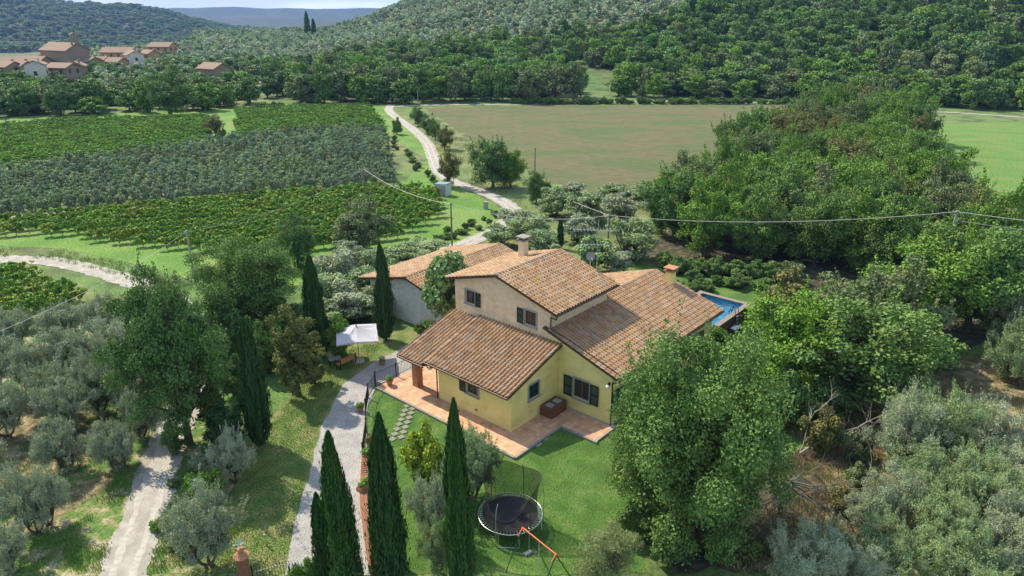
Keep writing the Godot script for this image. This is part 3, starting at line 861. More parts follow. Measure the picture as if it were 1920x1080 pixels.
func make_patio() -> void:
	var o := thing("patio", "terracotta tiled patio running round the farmhouse walls", "patio", HOUSE, TURN)
	o.set_meta("kind", "structure")
	var slab := Geo.new()
	slab.prism([L(-10.2, -1.62, 0), L(1.72, -1.72, 0), L(1.72, 2.48, 0), L(1.72, 4.6, 0), L(-10.2, 4.6, 0)], Vector3(0, 0.13, 0))
	slab.prism([L(1.722, 2.48, 0), L(4.3, 2.48, 0), L(4.3, 4.6, 0), L(1.722, 4.6, 0)], Vector3(0, 0.13, 0))
	put("slab", slab, M.mortar, o)
	var t := Geo.new()
	t.box(Vector3.ZERO, Vector3(0.292, 0.02, 0.292))
	var pl := []; var co := []
	var s := -10.05
	while s < 4.25:
		var w := -1.57
		while w < 4.5:
			var on := (s < 1.7 and w < 4.5) or (w > 2.5)
			if w > -0.02 and s > -6.2 and s < 0.1: on = false
			if s > -9.0 and w > 4.3: on = false
			if on:
				pl.append(Transform3D(Basis(Vector3.UP, rng.randf_range(-0.01, 0.01)), L(s, w, 0.133 + rng.randf() * 0.003)))
				var f := rng.randf_range(0.78, 1.2)
				co.append(Color(0.6 * f, 0.335 * f * rng.randf_range(0.92, 1.08), 0.2 * f))
			w += 0.3
		s += 0.3
	many("floor_tiles", t.mesh(), pl, co, M.floor_tile, o)
	var run := [[L(-10.2, -1.7, 0.07), L(1.8, -1.8, 0.07)], [L(1.8, -1.8, 0.07), L(1.8, 2.4, 0.07)], [L(1.8, 2.4, 0.07), L(4.4, 2.4, 0.07)]]
	for e in run:
		var d: Vector3 = (e[1] - e[0])
		var k := int(d.length() / 0.62)
		for i in k:
			var g := Geo.new()
			g.box(e[0] + d * ((i + 0.5) / k), Vector3(d.length() / k - 0.015, 0.17 + rng.randf() * 0.012, 0.16), Basis(Vector3.UP, atan2(-d.z, d.x)))
			put("kerb_stone", g, M.kerb_stone, o)

func make_barn() -> void:
	var o := thing("barn", "long white-walled barn with a low terracotta gable roof behind the fig tree", "barn", HOUSE, TURN)
	wall(o, M.white_wall, Vector2(-21.2, 6.85), Vector2(-11.4, 6.85), -0.1, [[0, 2.75], [4.9, 3.95], [9.8, 2.75]], [])
	wall(o, M.white_wall, Vector2(-11.4, 6.85), Vector2(-11.4, 17.0), -0.1, [[0, 2.75], [10.2, 2.75]], [])
	wall(o, M.white_wall, Vector2(-11.4, 17.0), Vector2(-21.2, 17.0), -0.1, [[0, 2.75], [4.9, 3.95], [9.8, 2.75]], [])
	wall(o, M.white_wall, Vector2(-21.2, 17.0), Vector2(-21.2, 6.85), -0.1, [[0, 2.75], [10.2, 2.75]], [])
	var a := slope(o, "left_roof", L(-22.1, 17.5, 2.6), L(-22.1, 6.35, 2.6), L(-16.3, 17.5, 4.03), M.wood_dark)
	var b := slope(o, "right_roof", L(-10.6, 6.35, 2.62), L(-10.6, 17.5, 2.62), L(-16.3, 6.35, 4.03), M.wood_dark)
	lay_tiles([a, b], o.transform, 0)
	ridge(a.deck, L(-16.3, 6.3, 4.04), L(-16.3, 17.5, 4.04), M.tile)
	for k in 7:
		var s := -21.4 + k * 1.7
		var g := Geo.new()
		g.box(L(s, 6.6, 2.62 + (1.0 - absf(s + 16.3) / 5.8) * 1.4 - 0.12), Vector3(0.14, 0.16, 0.5))
		put("rafter_end", g, M.wood_dark, o)

func far_house(called: String, label: String, x: float, z: float, turn: float, w: float, d: float, h: float, rise: float, wm: Material, floors: int, cols: int, group := "houses of the hamlet on the rise") -> Node3D:
	# gable ends at +-d/2 along z, eaves along x sides
	var o := thing(called, label, "house" if called != "church" else "church", Vector3(x, height(x, z) - 0.3, z), turn, group)
	var g := Geo.new()
	g.prism([Vector3(-w / 2, 0, d / 2), Vector3(w / 2, 0, d / 2), Vector3(w / 2, 0, -d / 2), Vector3(-w / 2, 0, -d / 2)], Vector3(0, h, 0))
	for s in [-1, 1]:
		var e: float = s * d / 2
		if s > 0: g.tri(Vector3(-w / 2, h, e), Vector3(0, h + rise, e), Vector3(w / 2, h, e))
		else: g.tri(Vector3(w / 2, h, e), Vector3(0, h + rise, e), Vector3(-w / 2, h, e))
	put("wall", g, wm, o)
	for s in [-1, 1]:
		var rf := Geo.new()
		var p := Vector3(s * (w / 2 + 0.5), h - rise * 0.5 / (w / 2) + 0.05, d / 2 + 0.45); var q := Vector3(0, h + rise + 0.05, d / 2 + 0.45)
		var back := Vector3(0, 0, -(d + 0.9))
		if s > 0: rf.prism([p, p + back, q + back, q], Vector3(0, 0.22, 0))
		else: rf.prism([q, q + back, p + back, p], Vector3(0, 0.22, 0))
		put("roof", rf, M.far_roof, o)
	var ch := Geo.new()
	ch.box(Vector3(w * 0.22, h + rise * 0.75, d * 0.2), Vector3(0.6, 1.9, 0.6))
	ch.box(Vector3(w * 0.22, h + rise * 0.75 + 1.05, d * 0.2), Vector3(0.85, 0.16, 0.85))
	put("chimney", ch, wm, o)
	for f in floors:
		var y := 1.6 + f * 2.9
		if y > h - 0.7: continue
		for face in 4:
			var wide := w if face % 2 == 0 else d
			var n := maxi(1, int(cols * wide / 9.0))
			for k in n:
				var px := -wide / 2 + wide * (k + 0.5) / n
				var bs := Basis(Vector3.UP, face * PI / 2)
				var m := Geo.new()
				m.box(bs * Vector3(px, y, (d if face % 2 == 0 else w) / 2 + 0.03), Vector3(0.95, 1.4, 0.1), bs)
				put("window", m, M.pane, o)
	return o

# ---------------------------------------------------------------- things in the garden
func pot(at: Vector3, label: String, size: float, leaf_mat: String, flower: Material, group := "potted plants round the house") -> void:
	var o := thing("potted_plant", label, "potted plant", at, rng.randf() * 360, group)
	var g := Geo.new()
	g.lathe([[0.0, 0.0], [0.13, 0.0], [0.19, 0.26], [0.22, 0.27], [0.22, 0.32], [0.18, 0.32], [0.17, 0.27], [0.0, 0.26]], Vector3.ZERO, 14)
	put("pot", g, M.terracotta, o)
	var f := Geo.new()
	leaves(f, [[Vector3(0, 0.42, 0), 0.22], [Vector3(0.1, 0.38, 0.05), 0.16], [Vector3(-0.1, 0.4, -0.06), 0.17]], 420, 0.09, 0.055, 0.8)
	put("leaves", f, M[leaf_mat], o)
	if flower:
		var b := Geo.new()
		leaves(b, [[Vector3(0, 0.5, 0), 0.2]], 70, 0.06, 0.055, 1.0)
		put("flowers", b, flower, o)
	o.scale = Vector3.ONE * size

func railing(label: String, pts: Array, tall: float) -> void:
	var o := thing("iron_railing", label, "railing", pts[0])
	for i in pts.size():
		var p: Vector3 = pts[i] - pts[0]
		var g := Geo.new()
		g.box(p + Vector3(0, tall / 2, 0), Vector3(0.06, tall + 0.08, 0.06))
		g.lathe([[0.0, -0.02], [0.05, 0.0], [0.05, 0.05], [0.0, 0.09]], p + Vector3(0, tall + 0.03, 0), 8)
		put("post", g, M.iron, o)
		if i == pts.size() - 1: break
		var q: Vector3 = pts[i + 1] - pts[0]
		var r := Geo.new()
		for y in [0.1, tall - 0.04]: r.tube([p + Vector3(0, y, 0), q + Vector3(0, y, 0)], [0.02, 0.02], 4)
		put("rail", r, M.iron, o)
		var k := int((q - p).length() / 0.13)
		for j in range(1, k):
			var b := Geo.new()
			var c := p.lerp(q, float(j) / k)
			b.tube([c + Vector3(0, 0.1, 0), c + Vector3(0, tall - 0.04, 0)], [0.009, 0.009], 4, false)
			put("bar", b, M.iron, o)

func make_parasol() -> void:
	var o := thing("parasol", "pale grey square parasol with eight ribs shading the lawn corner", "parasol", Vector3(-10.79, 2.25, -44.88) * Vector3(1, 0, 1), 13)
	var w := Geo.new()
	w.tube([Vector3(0, 0, 0), Vector3(0, 2.75, 0)], [0.03, 0.03], 8)
	put("pole", w, M.steel, o)
	var f := Geo.new()
	f.box(Vector3(0, 0.04, 0), Vector3(0.7, 0.08, 0.7))
	put("base", f, M.concrete, o)
	var n := 8
	var rim := []
	var a := 1.4; var b := 1.5
	for q in [[-a, -b], [0, -b], [a, -b], [a, 0], [a, b], [0, b], [-a, b], [-a, 0]]:
		var corner: bool = q[0] != 0 and q[1] != 0
		rim.append(Vector3(q[0], 2.16 if corner else 2.24, q[1]))
	var top := Vector3(0, 2.78, 0)
	var g := Geo.new()
	for i in n:
		var p: Vector3 = rim[i]; var r: Vector3 = rim[(i + 1) % n]
		var parts := 6
		for k in parts:
			var u0 := float(k) / parts; var u1 := float(k + 1) / parts
			var line := func(u: float) -> Array:
				var sag := -0.07 * sin(u * PI)
				var m := p.lerp(r, 0.5) * Vector3(0.985, 1, 0.985)
				return [top.lerp(p, u) + Vector3(0, sag, 0), top.lerp(m, u) + Vector3(0, sag * 1.7, 0), top.lerp(r, u) + Vector3(0, sag, 0)]
			var x: Array = line.call(u0); var y: Array = line.call(u1)
			for j in 2: g.quad(x[j + 1], y[j + 1], y[j], x[j])
		g.quad(p, r, r - Vector3(0, 0.1, 0), p - Vector3(0, 0.1, 0))
	put("canopy", g, M.cloth, o)
	for i in n:
		var rb := Geo.new()
		rb.tube([top - Vector3(0, 0.06, 0), top.lerp(rim[i], 0.5) - Vector3(0, 0.12, 0), rim[i] - Vector3(0, 0.03, 0)], [0.012, 0.012, 0.012], 4)
		put("rib", rb, M.steel, o)
	var c := Geo.new()
	c.lathe([[0.0, 0.0], [0.07, 0.0], [0.05, 0.09], [0.0, 0.12]], top, 8)
	put("finial", c, M.grey_top, o)

func make_bench() -> void:
	var a: Vector3 = Vector3(-11.85, 0.00, -43.47); var b: Vector3 = Vector3(-10.96, 0.00, -44.66)
	var d: Variant = b - a
	var o := thing("garden_bench", "honey coloured wooden slatted bench on the grass by the drive", "bench", (a + b) / 2, rad_to_deg(atan2(-d.z, d.x)))
	for k in 4:
		var g := Geo.new()
		g.box(Vector3(0, 0.43, -0.05 - k * 0.11), Vector3(1.45, 0.03, 0.09))
		put("seat_slat", g, M.wood_gold, o)
	for k in 3:
		var g := Geo.new()
		g.box(Vector3(0, 0.55 + k * 0.13, 0.03 + k * 0.03), Vector3(1.45, 0.1, 0.025), Basis(Vector3.RIGHT, 0.22))
		put("back_slat", g, M.wood_gold, o)
	for s in [-0.68, 0.68]:
		var g := Geo.new()
		g.box(Vector3(s, 0.45, 0.045), Vector3(0.05, 0.9, 0.05), Basis(Vector3.RIGHT, 0.12))
		put("leg", g, M.iron, o)
		var h := Geo.new()
		h.box(Vector3(s, 0.21, -0.4), Vector3(0.05, 0.42, 0.05))
		h.box(Vector3(s, 0.64, -0.2), Vector3(0.06, 0.035, 0.46))
		put("leg", h, M.iron, o)
	o = thing("garden_table", "small dark metal table with a grey top beside the wooden bench", "table", Vector3(-12.37, 0.00, -44.42), 25)
	var t := Geo.new()
	t.box(Vector3(0, 0.5, 0), Vector3(0.85, 0.035, 0.6))
	put("table_top", t, M.grey_top, o)
	for x in [-1, 1]:
		for z in [-1, 1]:
			var g := Geo.new()
			g.box(Vector3(x * 0.38, 0.24, z * 0.26), Vector3(0.045, 0.48, 0.045))
			put("leg", g, M.iron, o)

func make_trampoline() -> void:
	var o := thing("trampoline", "round black trampoline with a sagging safety net and white spring rim", "trampoline", Vector3(-0.08, 0.78, -27.64) * Vector3(1, 0, 1), 20)
	var R := 1.53; var H := 0.78
	var ring := Geo.new()
	var pts := []; var rad := []
	for k in 41:
		var a := TAU * k / 40
		pts.append(Vector3(cos(a) * R, H, sin(a) * R)); rad.append(0.024)
	ring.tube(pts, rad, 6, false)
	put("frame", ring, M.steel, o)
	var m := Geo.new()
	for k in 48:
		var a := TAU * k / 48; var b := TAU * (k + 1) / 48
		m.tri(Vector3(0, H - 0.07, 0), Vector3(cos(a) * 0.7, H - 0.05, sin(a) * 0.7), Vector3(cos(b) * 0.7, H - 0.05, sin(b) * 0.7))
		m.quad(Vector3(cos(a) * 0.7, H - 0.05, sin(a) * 0.7), Vector3(cos(a) * 1.32, H - 0.01, sin(a) * 1.32), Vector3(cos(b) * 1.32, H - 0.01, sin(b) * 1.32), Vector3(cos(b) * 0.7, H - 0.05, sin(b) * 0.7))
	put("jumping_mat", m, M.mat_black, o)
	for k in 56:
		var a := TAU * k / 56
		var g := Geo.new()
		g.tube([Vector3(cos(a) * 1.31, H - 0.01, sin(a) * 1.31), Vector3(cos(a) * R, H, sin(a) * R)], [0.013, 0.013], 4, false)
		put("spring", g, M.steel, o)
	# net: high at the back, sunk to the mat at the front
	var net := Geo.new()
	var front := deg_to_rad(112.0 + 20.0)
	var rim := []
	for k in 49:
		var a := TAU * k / 48
		var c := cos(a - front)
		var hh := 1.95 - 1.45 * pow(maxf(0.0, c + 0.15) / 1.15, 1.2) + 0.08 * sin(a * 3)
		var bulge := 1.02 + 0.1 * sin(a * 3.0 + 1.0) - 0.1 * maxf(0.0, c)
		rim.append([a, hh, bulge])
	for k in 48:
		for j in 5:
			var f := func(q: Array, u: float) -> Vector3:
				var rr: float = 1.32 * lerpf(1.0, q[2], u) - 0.12 * sin(u * PI)
				return Vector3(cos(q[0]) * rr, H + q[1] * u, sin(q[0]) * rr)
			net.quad(f.call(rim[k], j / 5.0), f.call(rim[k], (j + 1) / 5.0), f.call(rim[k + 1], (j + 1) / 5.0), f.call(rim[k + 1], j / 5.0))
	put("safety_net", net, M.net, o)
	var hem := Geo.new()
	var hp := []; var hr := []
	for q in rim:
		hp.append(Vector3(cos(q[0]) * 1.32 * q[2], H + q[1], sin(q[0]) * 1.32 * q[2])); hr.append(0.014)
	hem.tube(hp, hr, 5, false)
	put("net_hem", hem, M.black, o)
	for k in 6:
		var a := TAU * k / 6 + 0.25
		var tall := 1.9 if cos(a - front) < 0.3 else 1.5
		var g := Geo.new()
		g.tube([Vector3(cos(a) * 1.6, 0.25, sin(a) * 1.6), Vector3(cos(a) * 1.6, H + tall * 0.6, sin(a) * 1.6), Vector3(cos(a) * 1.5, H + tall * 0.9, sin(a) * 1.5), Vector3(cos(a) * 1.35, H + tall, sin(a) * 1.35)], [0.018, 0.018, 0.016, 0.014], 6)
		put("net_post", g, M.green_pipe if k % 2 else M.steel, o)
	for k in 4:
		var a := TAU * k / 4 + 0.4
		var g := Geo.new()
		var p := Vector3(cos(a - 0.32) * 1.5, H, sin(a - 0.32) * 1.5); var q := Vector3(cos(a + 0.32) * 1.5, H, sin(a + 0.32) * 1.5)
		g.tube([p, p * Vector3(1.05, 0.04, 1.05), q * Vector3(1.05, 0.04, 1.05), q], [0.022, 0.022, 0.022, 0.022], 6)
		put("leg", g, M.steel, o)

func make_swing() -> void:
	var a: Vector3 = Vector3(0.45, 1.90, -25.29); var b: Vector3 = Vector3(1.87, 1.90, -23.58)
	var d := b - a
	var o := thing("garden_swing", "orange beamed swing frame with dark green splayed legs", "swing", a * Vector3(1, 0, 1))
	var g := Geo.new()
	g.tube([Vector3(0, 1.9, 0), d + Vector3(0, 1.9, 0)], [0.034, 0.034], 8)
	put("beam", g, M.orange, o)
	var side := Vector3(-d.z, 0, d.x).normalized()
	for e in [0.02, 0.98]:
		var c := Geo.new()
		c.tube([d * e + Vector3(0, 1.9, 0) - side * 0.28 + Vector3(0, -0.28, 0), d * e + Vector3(0, 1.93, 0), d * e + Vector3(0, 1.62, 0) + side * 0.28], [0.024, 0.03, 0.024], 6)
		put("bracket", c, M.orange, o)
		for s in [-1, 1]:
			var l := Geo.new()
			l.tube([d * e + Vector3(0, 1.88, 0), d * e + side * s * 1.0 + Vector3(0, -0.02, 0)], [0.026, 0.026], 6)
			put("leg", l, M.green_pipe, o)
	for s in [0.35, 0.65]:
		var c := Geo.new()
		for e in [-0.14, 0.14]: c.tube([d * (s + e) + Vector3(0, 1.88, 0), d * (s + e) + Vector3(0, 0.45, 0)], [0.006, 0.006], 4)
		put("rope", c, M.cable, o)
	o = thing("plastic_tray", "small grey plastic swing seat lying on the lawn under the trampoline", "tray", Vector3(0.73, 0.03, -25.80), 40)
	var p := Geo.new()
	p.box(Vector3(0, 0.02, 0), Vector3(0.42, 0.035, 0.2)); p.box(Vector3(0, 0.06, 0.11), Vector3(0.42, 0.1, 0.03))
	put("seat", p, M.grey_top, o)

func make_gate() -> void:
	var at: Vector3 = Vector3(-11.26, 2.00, -23.50)
	at.y = 0.0
	var o := thing("gate_pillar", "tall brick gate pillar with a scrolled white and green finial", "pillar", at, 15)
	var g := Geo.new()
	g.box(Vector3(0, 0.95, 0), Vector3(0.4, 1.9, 0.4))
	put("core", g, M.mortar, o)
	var n := 0
	for k in 27:
		for side in 4:
			for j in 2:
				var bs := Basis(Vector3.UP, side * PI / 2)
				var off := (-0.105 + j * 0.21) + (0.0 if k % 2 == 0 else 0.03)
				var b := Geo.new()
				b.box(Vector3.ZERO, Vector3(0.198, 0.058, 0.05), bs)
				put("brick", b, M.brick, o, bs * Vector3(off, 0.04 + k * 0.069, 0.196))
	var c := Geo.new()
	c.lathe([[0.0, 0.0], [0.33, 0.0], [0.33, 0.06], [0.26, 0.1], [0.12, 0.22], [0.1, 0.3], [0.17, 0.36], [0.12, 0.44], [0.0, 0.46]], Vector3(0, 1.9, 0), 12)
	put("cap", c, M.terracotta, o)
	for s in [-1, 1]:
		var v := Geo.new()
		var pts := []; var rad := []
		for k in 13:
			var u := k / 12.0
			var a := u * 5.2
			pts.append(Vector3(s * (0.16 - cos(a) * 0.13 * (1 - u * 0.5)), 2.42 + sin(a) * 0.13 * (1 - u * 0.5), 0)); rad.append(0.03 - 0.012 * u)
		v.tube(pts, rad, 6)
		put("scroll", v, M.cream, o)
	var lf := Geo.new()
	for k in 16:
		var a := TAU * k / 16
		var d := Vector3(cos(a), 0.9, sin(a)).normalized()
		lf.leaf(Vector3(0, 2.46, 0) + d * 0.14, d, d.cross(Vector3(-d.z, 0, d.x)).normalized(), 0.26, 0.06)
	put("leaves", lf, M.copper_green, o)
	var q: Vector3 = Vector3(-9.49, 1.20, -23.51)
	q.y = 0.0
	var d2 := (q - at)
	var gate := thing("iron_gate", "curved black iron driveway gate beside the brick pillar", "gate", at + d2.normalized() * 0.3, rad_to_deg(atan2(-d2.z, d2.x)))
	var wide := 3.2
	var tops := []
	for k in 26:
		var x := 0.1 + k * wide / 25
		var h := 1.05 + 0.42 * pow(sin(clampf(x / wide, 0, 1) * PI), 1.3)
		tops.append(Vector3(x, h, 0))
		var b := Geo.new()
		b.tube([Vector3(x, 0.06, 0), Vector3(x, h + 0.12, 0), Vector3(x, h + 0.2, 0)], [0.011, 0.011, 0.002], 5)
		put("bar", b, M.iron, gate)
	var r := Geo.new()
	r.tube(tops, tops.map(func(_t): return 0.018), 5)
	put("top_rail", r, M.concrete, gate)
	var r2 := Geo.new()
	for y in [0.1, 0.5]: r2.tube([Vector3(0.05, y, 0.0), Vector3(wide + 0.15, y, 0.0)], [0.02, 0.02], 4)
	put("rail", r2, M.iron, gate)
	for x in [0.03, wide / 2, wide + 0.15]:
		var s := Geo.new()
		s.box(Vector3(x, 0.7, 0), Vector3(0.05, 1.4, 0.05))
		put("post", s, M.iron, gate)

func pole(at: Vector3, tall: float, label: String, m: Material) -> Vector3:
	var o := thing("utility_pole", label, "utility pole", at, 0, "poles of the overhead line")
	var g := Geo.new()
	g.tube([Vector3(0, -0.2, 0), Vector3(0, tall, 0)], [0.1, 0.07], 9)
	put("post", g, m, o)
	var c := Geo.new()
	c.box(Vector3(0.0, tall - 0.12, 0), Vector3(0.34, 0.07, 0.07))
	c.lathe([[0.0, 0.0], [0.04, 0.0], [0.05, 0.06], [0.03, 0.12], [0.0, 0.13]], Vector3(0.12, tall - 0.09, 0), 8)
	put("cable_clamp", c, M.concrete, o)
	return at + Vector3(0, tall - 0.1, 0)

func cable(a: Vector3, b: Vector3, sag: float, thick: float, label: String) -> void:
	var pts := []; var rad := []
	for k in 25:
		var u := k / 24.0
		pts.append(a.lerp(b, u) - Vector3(0, sag * 4 * u * (1 - u), 0)); rad.append(thick)
	var g := Geo.new()
	g.tube(pts, rad, 5)
	tag(put("overhead_cable", g, M.cable), label, "cable", "cables of the overhead line")

func make_pool() -> void:
	var o := thing("swimming_pool", "raised rectangular swimming pool with blue liner and brown wooden sides", "swimming pool", HOUSE, TURN)
	var s0 := -0.75; var s1 := 3.3; var t0 := 19.3; var t1 := 25.2; var h := 1.18
	var g := Geo.new()
	for e in [[L(s1, (t0 + t1) / 2, h / 2), Vector3(0.14, h, t1 - t0)], [L(s0, (t0 + t1) / 2, h / 2), Vector3(0.14, h, t1 - t0)], [L((s0 + s1) / 2, t0, h / 2), Vector3(s1 - s0 - 0.14, h, 0.14)], [L((s0 + s1) / 2, t1, h / 2), Vector3(s1 - s0 - 0.14, h, 0.14)]]:
		var k := Geo.new()
		k.box(e[0], e[1])
		put("side_wall", k, M.pool_wall, o)
	for e in [[L(s1, (t0 + t1) / 2, h + 0.03), Vector3(0.42, 0.06, t1 - t0 + 0.42)], [L(s0, (t0 + t1) / 2, h + 0.03), Vector3(0.42, 0.06, t1 - t0 + 0.42)], [L((s0 + s1) / 2, t0, h + 0.03), Vector3(s1 - s0 - 0.42, 0.06, 0.42)], [L((s0 + s1) / 2, t1, h + 0.03), Vector3(s1 - s0 - 0.42, 0.06, 0.42)]]:
		var k := Geo.new()
		k.box(e[0], e[1])
		put("coping", k, M.coping, o)
	g.box(L((s0 + s1) / 2, (t0 + t1) / 2, 0.03), Vector3(s1 - s0 - 0.14, 0.06, t1 - t0 - 0.14))
	for x in [s0 + 0.08, s1 - 0.08]: g.box(L(x, (t0 + t1) / 2, 0.62), Vector3(0.02, 1.1, t1 - t0 - 0.16))
	for x in [t0 + 0.08, t1 - 0.08]: g.box(L((s0 + s1) / 2, x, 0.62), Vector3(s1 - s0 - 0.2, 1.1, 0.02))
	put("liner", g, M.liner, o)
	var w := Geo.new()
	var n := 14
	var wave := noise(0.8, 2, 5)
	var P := func(i: int, k: int) -> Vector3:
		var s := lerpf(s0 + 0.1, s1 - 0.1, float(i) / n); var t := lerpf(t0 + 0.1, t1 - 0.1, float(k) / n)
		return L(s, t, 1.06 + 0.006 * wave.get_noise_2d(s * 2, t * 2))
	for i in n:
		for k in n: w.quad(P.call(i, k), P.call(i, k + 1), P.call(i + 1, k + 1), P.call(i + 1, k))
	put("water", w, M.water, o)
	var ld := thing("pool_ladder", "dark tubular pool ladder over the pool side", "ladder", o.transform * L(3.3, 22.6, 0))
	ld.rotation_degrees.y = TURN
	for z in [-0.26, 0.26]:
		var l := Geo.new()
		l.tube([Vector3(0.45, 0, z), Vector3(0.28, 1.3, z), Vector3(0.15, 1.85, z), Vector3(-0.12, 1.85, z), Vector3(-0.3, 1.3, z), Vector3(-0.32, 0.3, z)], [0.028, 0.028, 0.028, 0.028, 0.028, 0.028], 7)
		put("rail", l, M.black, ld)
	for y in [0.25, 0.55, 0.85, 1.1]:
		var l := Geo.new()
		l.box(Vector3(0.43 - y * 0.12, y, 0), Vector3(0.12, 0.03, 0.5))
		put("step", l, M.grey_top, ld)
	var pf := thing("pool_shelf", "white flat box standing by the brown pool side", "box", o.transform * L(3.85, 22.0, 0))
	pf.rotation_degrees.y = TURN
	var b := Geo.new()
	b.box(Vector3(0, 0.42, 0), Vector3(0.5, 0.05, 0.9))
	put("lid", b, M.white_sheet, pf)
	var c := Geo.new()
	c.box(Vector3(0, 0.2, 0), Vector3(0.42, 0.39, 0.82))
	put("chest", c, M.pool_wall, pf)

func make_small_things() -> void:
	var home := Transform3D(Basis(Vector3.UP, deg_to_rad(TURN)), HOUSE)
	# chest planter against the gable
	var o := thing("wooden_chest", "low brown plank chest with grey lids against the yellow gable", "chest", home * L(0.52, 3.35, 0.15), TURN)
	for k in 5:
		for e in [[Vector3(0.42, 0.07 + k * 0.125, 0), Vector3(0.03, 0.115, 1.5)], [Vector3(-0.42, 0.07 + k * 0.125, 0), Vector3(0.03, 0.115, 1.5)], [Vector3(0, 0.07 + k * 0.125, 0.74), Vector3(0.8, 0.115, 0.03)], [Vector3(0, 0.07 + k * 0.125, -0.74), Vector3(0.8, 0.115, 0.03)]]:
			var g := Geo.new()
			g.box(e[0], e[1])
			put("plank", g, M.wood_red, o)
	var rimg := Geo.new()
	for x in [-0.4, 0.4]: rimg.box(Vector3(x, 0.64, 0), Vector3(0.1, 0.035, 1.54))
	for z in [-0.72, 0.0, 0.72]: rimg.box(Vector3(0, 0.64, z), Vector3(0.698, 0.035, 0.1))
	rimg.box(Vector3(0, 0.3, 0), Vector3(0.78, 0.6, 1.42))
	put("rim", rimg, M.wood_red, o)
	for z in [-0.36, 0.36]:
		var g := Geo.new()
		g.box(Vector3(0, 0.645, z), Vector3(0.5, 0.05, 0.46), Basis(Vector3.UP, 0.06 * signf(z)))
		put("lid", g, M.grey_top if z > 0 else M.concrete, o)
	# chair under the porch
	o = thing("porch_chair", "dark slatted chair standing under the tiled porch", "chair", home * L(-6.75, 1.2, 0.15), TURN + 60)
	for x in [-0.2, 0.2]:
		for z in [-0.2, 0.2]:
			var g := Geo.new()
			g.box(Vector3(x, 0.22 if z > 0 else 0.48, z), Vector3(0.04, 0.44 if z > 0 else 0.96, 0.04))
			put("leg", g, M.black, o)
	var st := Geo.new()
	st.box(Vector3(0, 0.45, 0), Vector3(0.46, 0.04, 0.46))
	put("seat", st, M.cloth, o)
	for k in 4:
		var g := Geo.new()
		g.box(Vector3(0, 0.58 + k * 0.1, -0.2), Vector3(0.36, 0.05, 0.02))
		put("back_slat", g, M.black, o)
	# stepping stones: one thing per stone
	var n := 0
	for row in 8:
		for side in 2:
			var p: Vector3 = (Vector3(-6.36, 0.02, -38.88)).lerp(Vector3(-6.67, 0.02, -35.17), row / 7.0) + (Vector3(-0.23, 0, 0.12) if side == 0 else Vector3(0.24, 0, -0.1))
			var g := Geo.new()
			g.prism([Vector3(-0.17, 0, 0.17), Vector3(0.18, 0, 0.16), Vector3(0.17, 0, -0.18), Vector3(-0.18, 0, -0.16)], Vector3(0, 0.045, 0))
			var s := put("stepping_stone", g, M.paver, self, p)
			s.rotation.y = 0.65 + rng.randf_range(-0.12, 0.12)
			tag(s, "square pale stone slab of the stepping path across the lawn", "stepping stone", "stepping stones across the lawn")
	for q in [Vector3(1.46, 0.02, -34.57), Vector3(1.94, 0.02, -35.11)]:
		var g := Geo.new()
		g.box(Vector3.ZERO, Vector3(0.42, 0.04, 0.34))
		n += 1
		var s := put("drain_cover", g, M.concrete, self, q)
		s.rotation.y = 0.7
		tag(s, ["larger", "smaller"][n - 1] + " concrete drain cover in the lawn shaded by the gable", "drain cover", "drain covers in the lawn")
		if n == 2: s.scale = Vector3(0.75, 1, 0.75)
	# lamp post stump, ball, garden pots
	o = thing("garden_light", "short slim steel garden light standing in the lawn beside the drive", "lamp", Vector3(-11.38, 0.00, -26.32))
	var lp := Geo.new()
	lp.tube([Vector3.ZERO, Vector3(0, 0.55, 0)], [0.03, 0.03], 8)
	put("post", lp, M.steel, o)
	var hd := Geo.new()
	hd.lathe([[0.0, 0.0], [0.05, 0.0], [0.055, 0.09], [0.0, 0.11]], Vector3(0, 0.55, 0), 8)
	put("head", hd, M.concrete, o)
	var bg := SphereMesh.new()
	bg.radius = 0.17; bg.height = 0.34
	tag(put("ball", bg, M.white_sheet, self, Vector3(-5.45, 0.17, -25.11)), "white ball with dark marks lying between two cypresses", "ball")
	pot(home * L(-9.75, -0.95, 0.15), "round clipped green plant in a clay pot at the patio railing corner", 1.15, "oak_fresh", null)
	pot(Vector3(-9.08, 0.00, -44.42), "white flowering plant in a pot on the gravel behind the railing", 1.1, "oak_fresh", M.white_flower)
	pot(Vector3(-9.36, 0.00, -38.15), "bright green leafy pot plant on the gravel outside the railing", 1.1, "lime", null)
	pot(Vector3(-8.09, 0.05, -34.36), "red flowering plant in a clay pot by the garden steps", 1.0, "oak_dark", M.red_flower)
	pot(Vector3(-7.91, 0.10, -32.95), "yellow green plant in a large clay pot on the brick wall", 1.35, "lime", null)
	pot(Vector3(-12.64, 0.00, -46.26), "spiky pale plant in a clay pot beside the garden table", 1.5, "gold", null)
	o = thing("flower_trough", "long terracotta trough of green plants on the brick wall", "planter", Vector3(-7.51, 0.42, -30.08), 65)
	var tr := Geo.new()
	tr.box(Vector3(0, 0.02, 0), Vector3(0.9, 0.04, 0.3))
	for z in [-0.15, 0.15]: tr.box(Vector3(0, 0.15, z), Vector3(0.96, 0.26, 0.035))
	for x in [-0.465, 0.465]: tr.box(Vector3(x, 0.15, 0), Vector3(0.035, 0.26, 0.265))
	put("trough", tr, M.terracotta, o)
	var tf := Geo.new()
	leaves(tf, [[Vector3(-0.25, 0.32, 0), 0.2], [Vector3(0.05, 0.34, 0), 0.22], [Vector3(0.3, 0.3, 0), 0.18]], 700, 0.09, 0.05, 0.8)
	put("leaves", tf, M.lime, o)
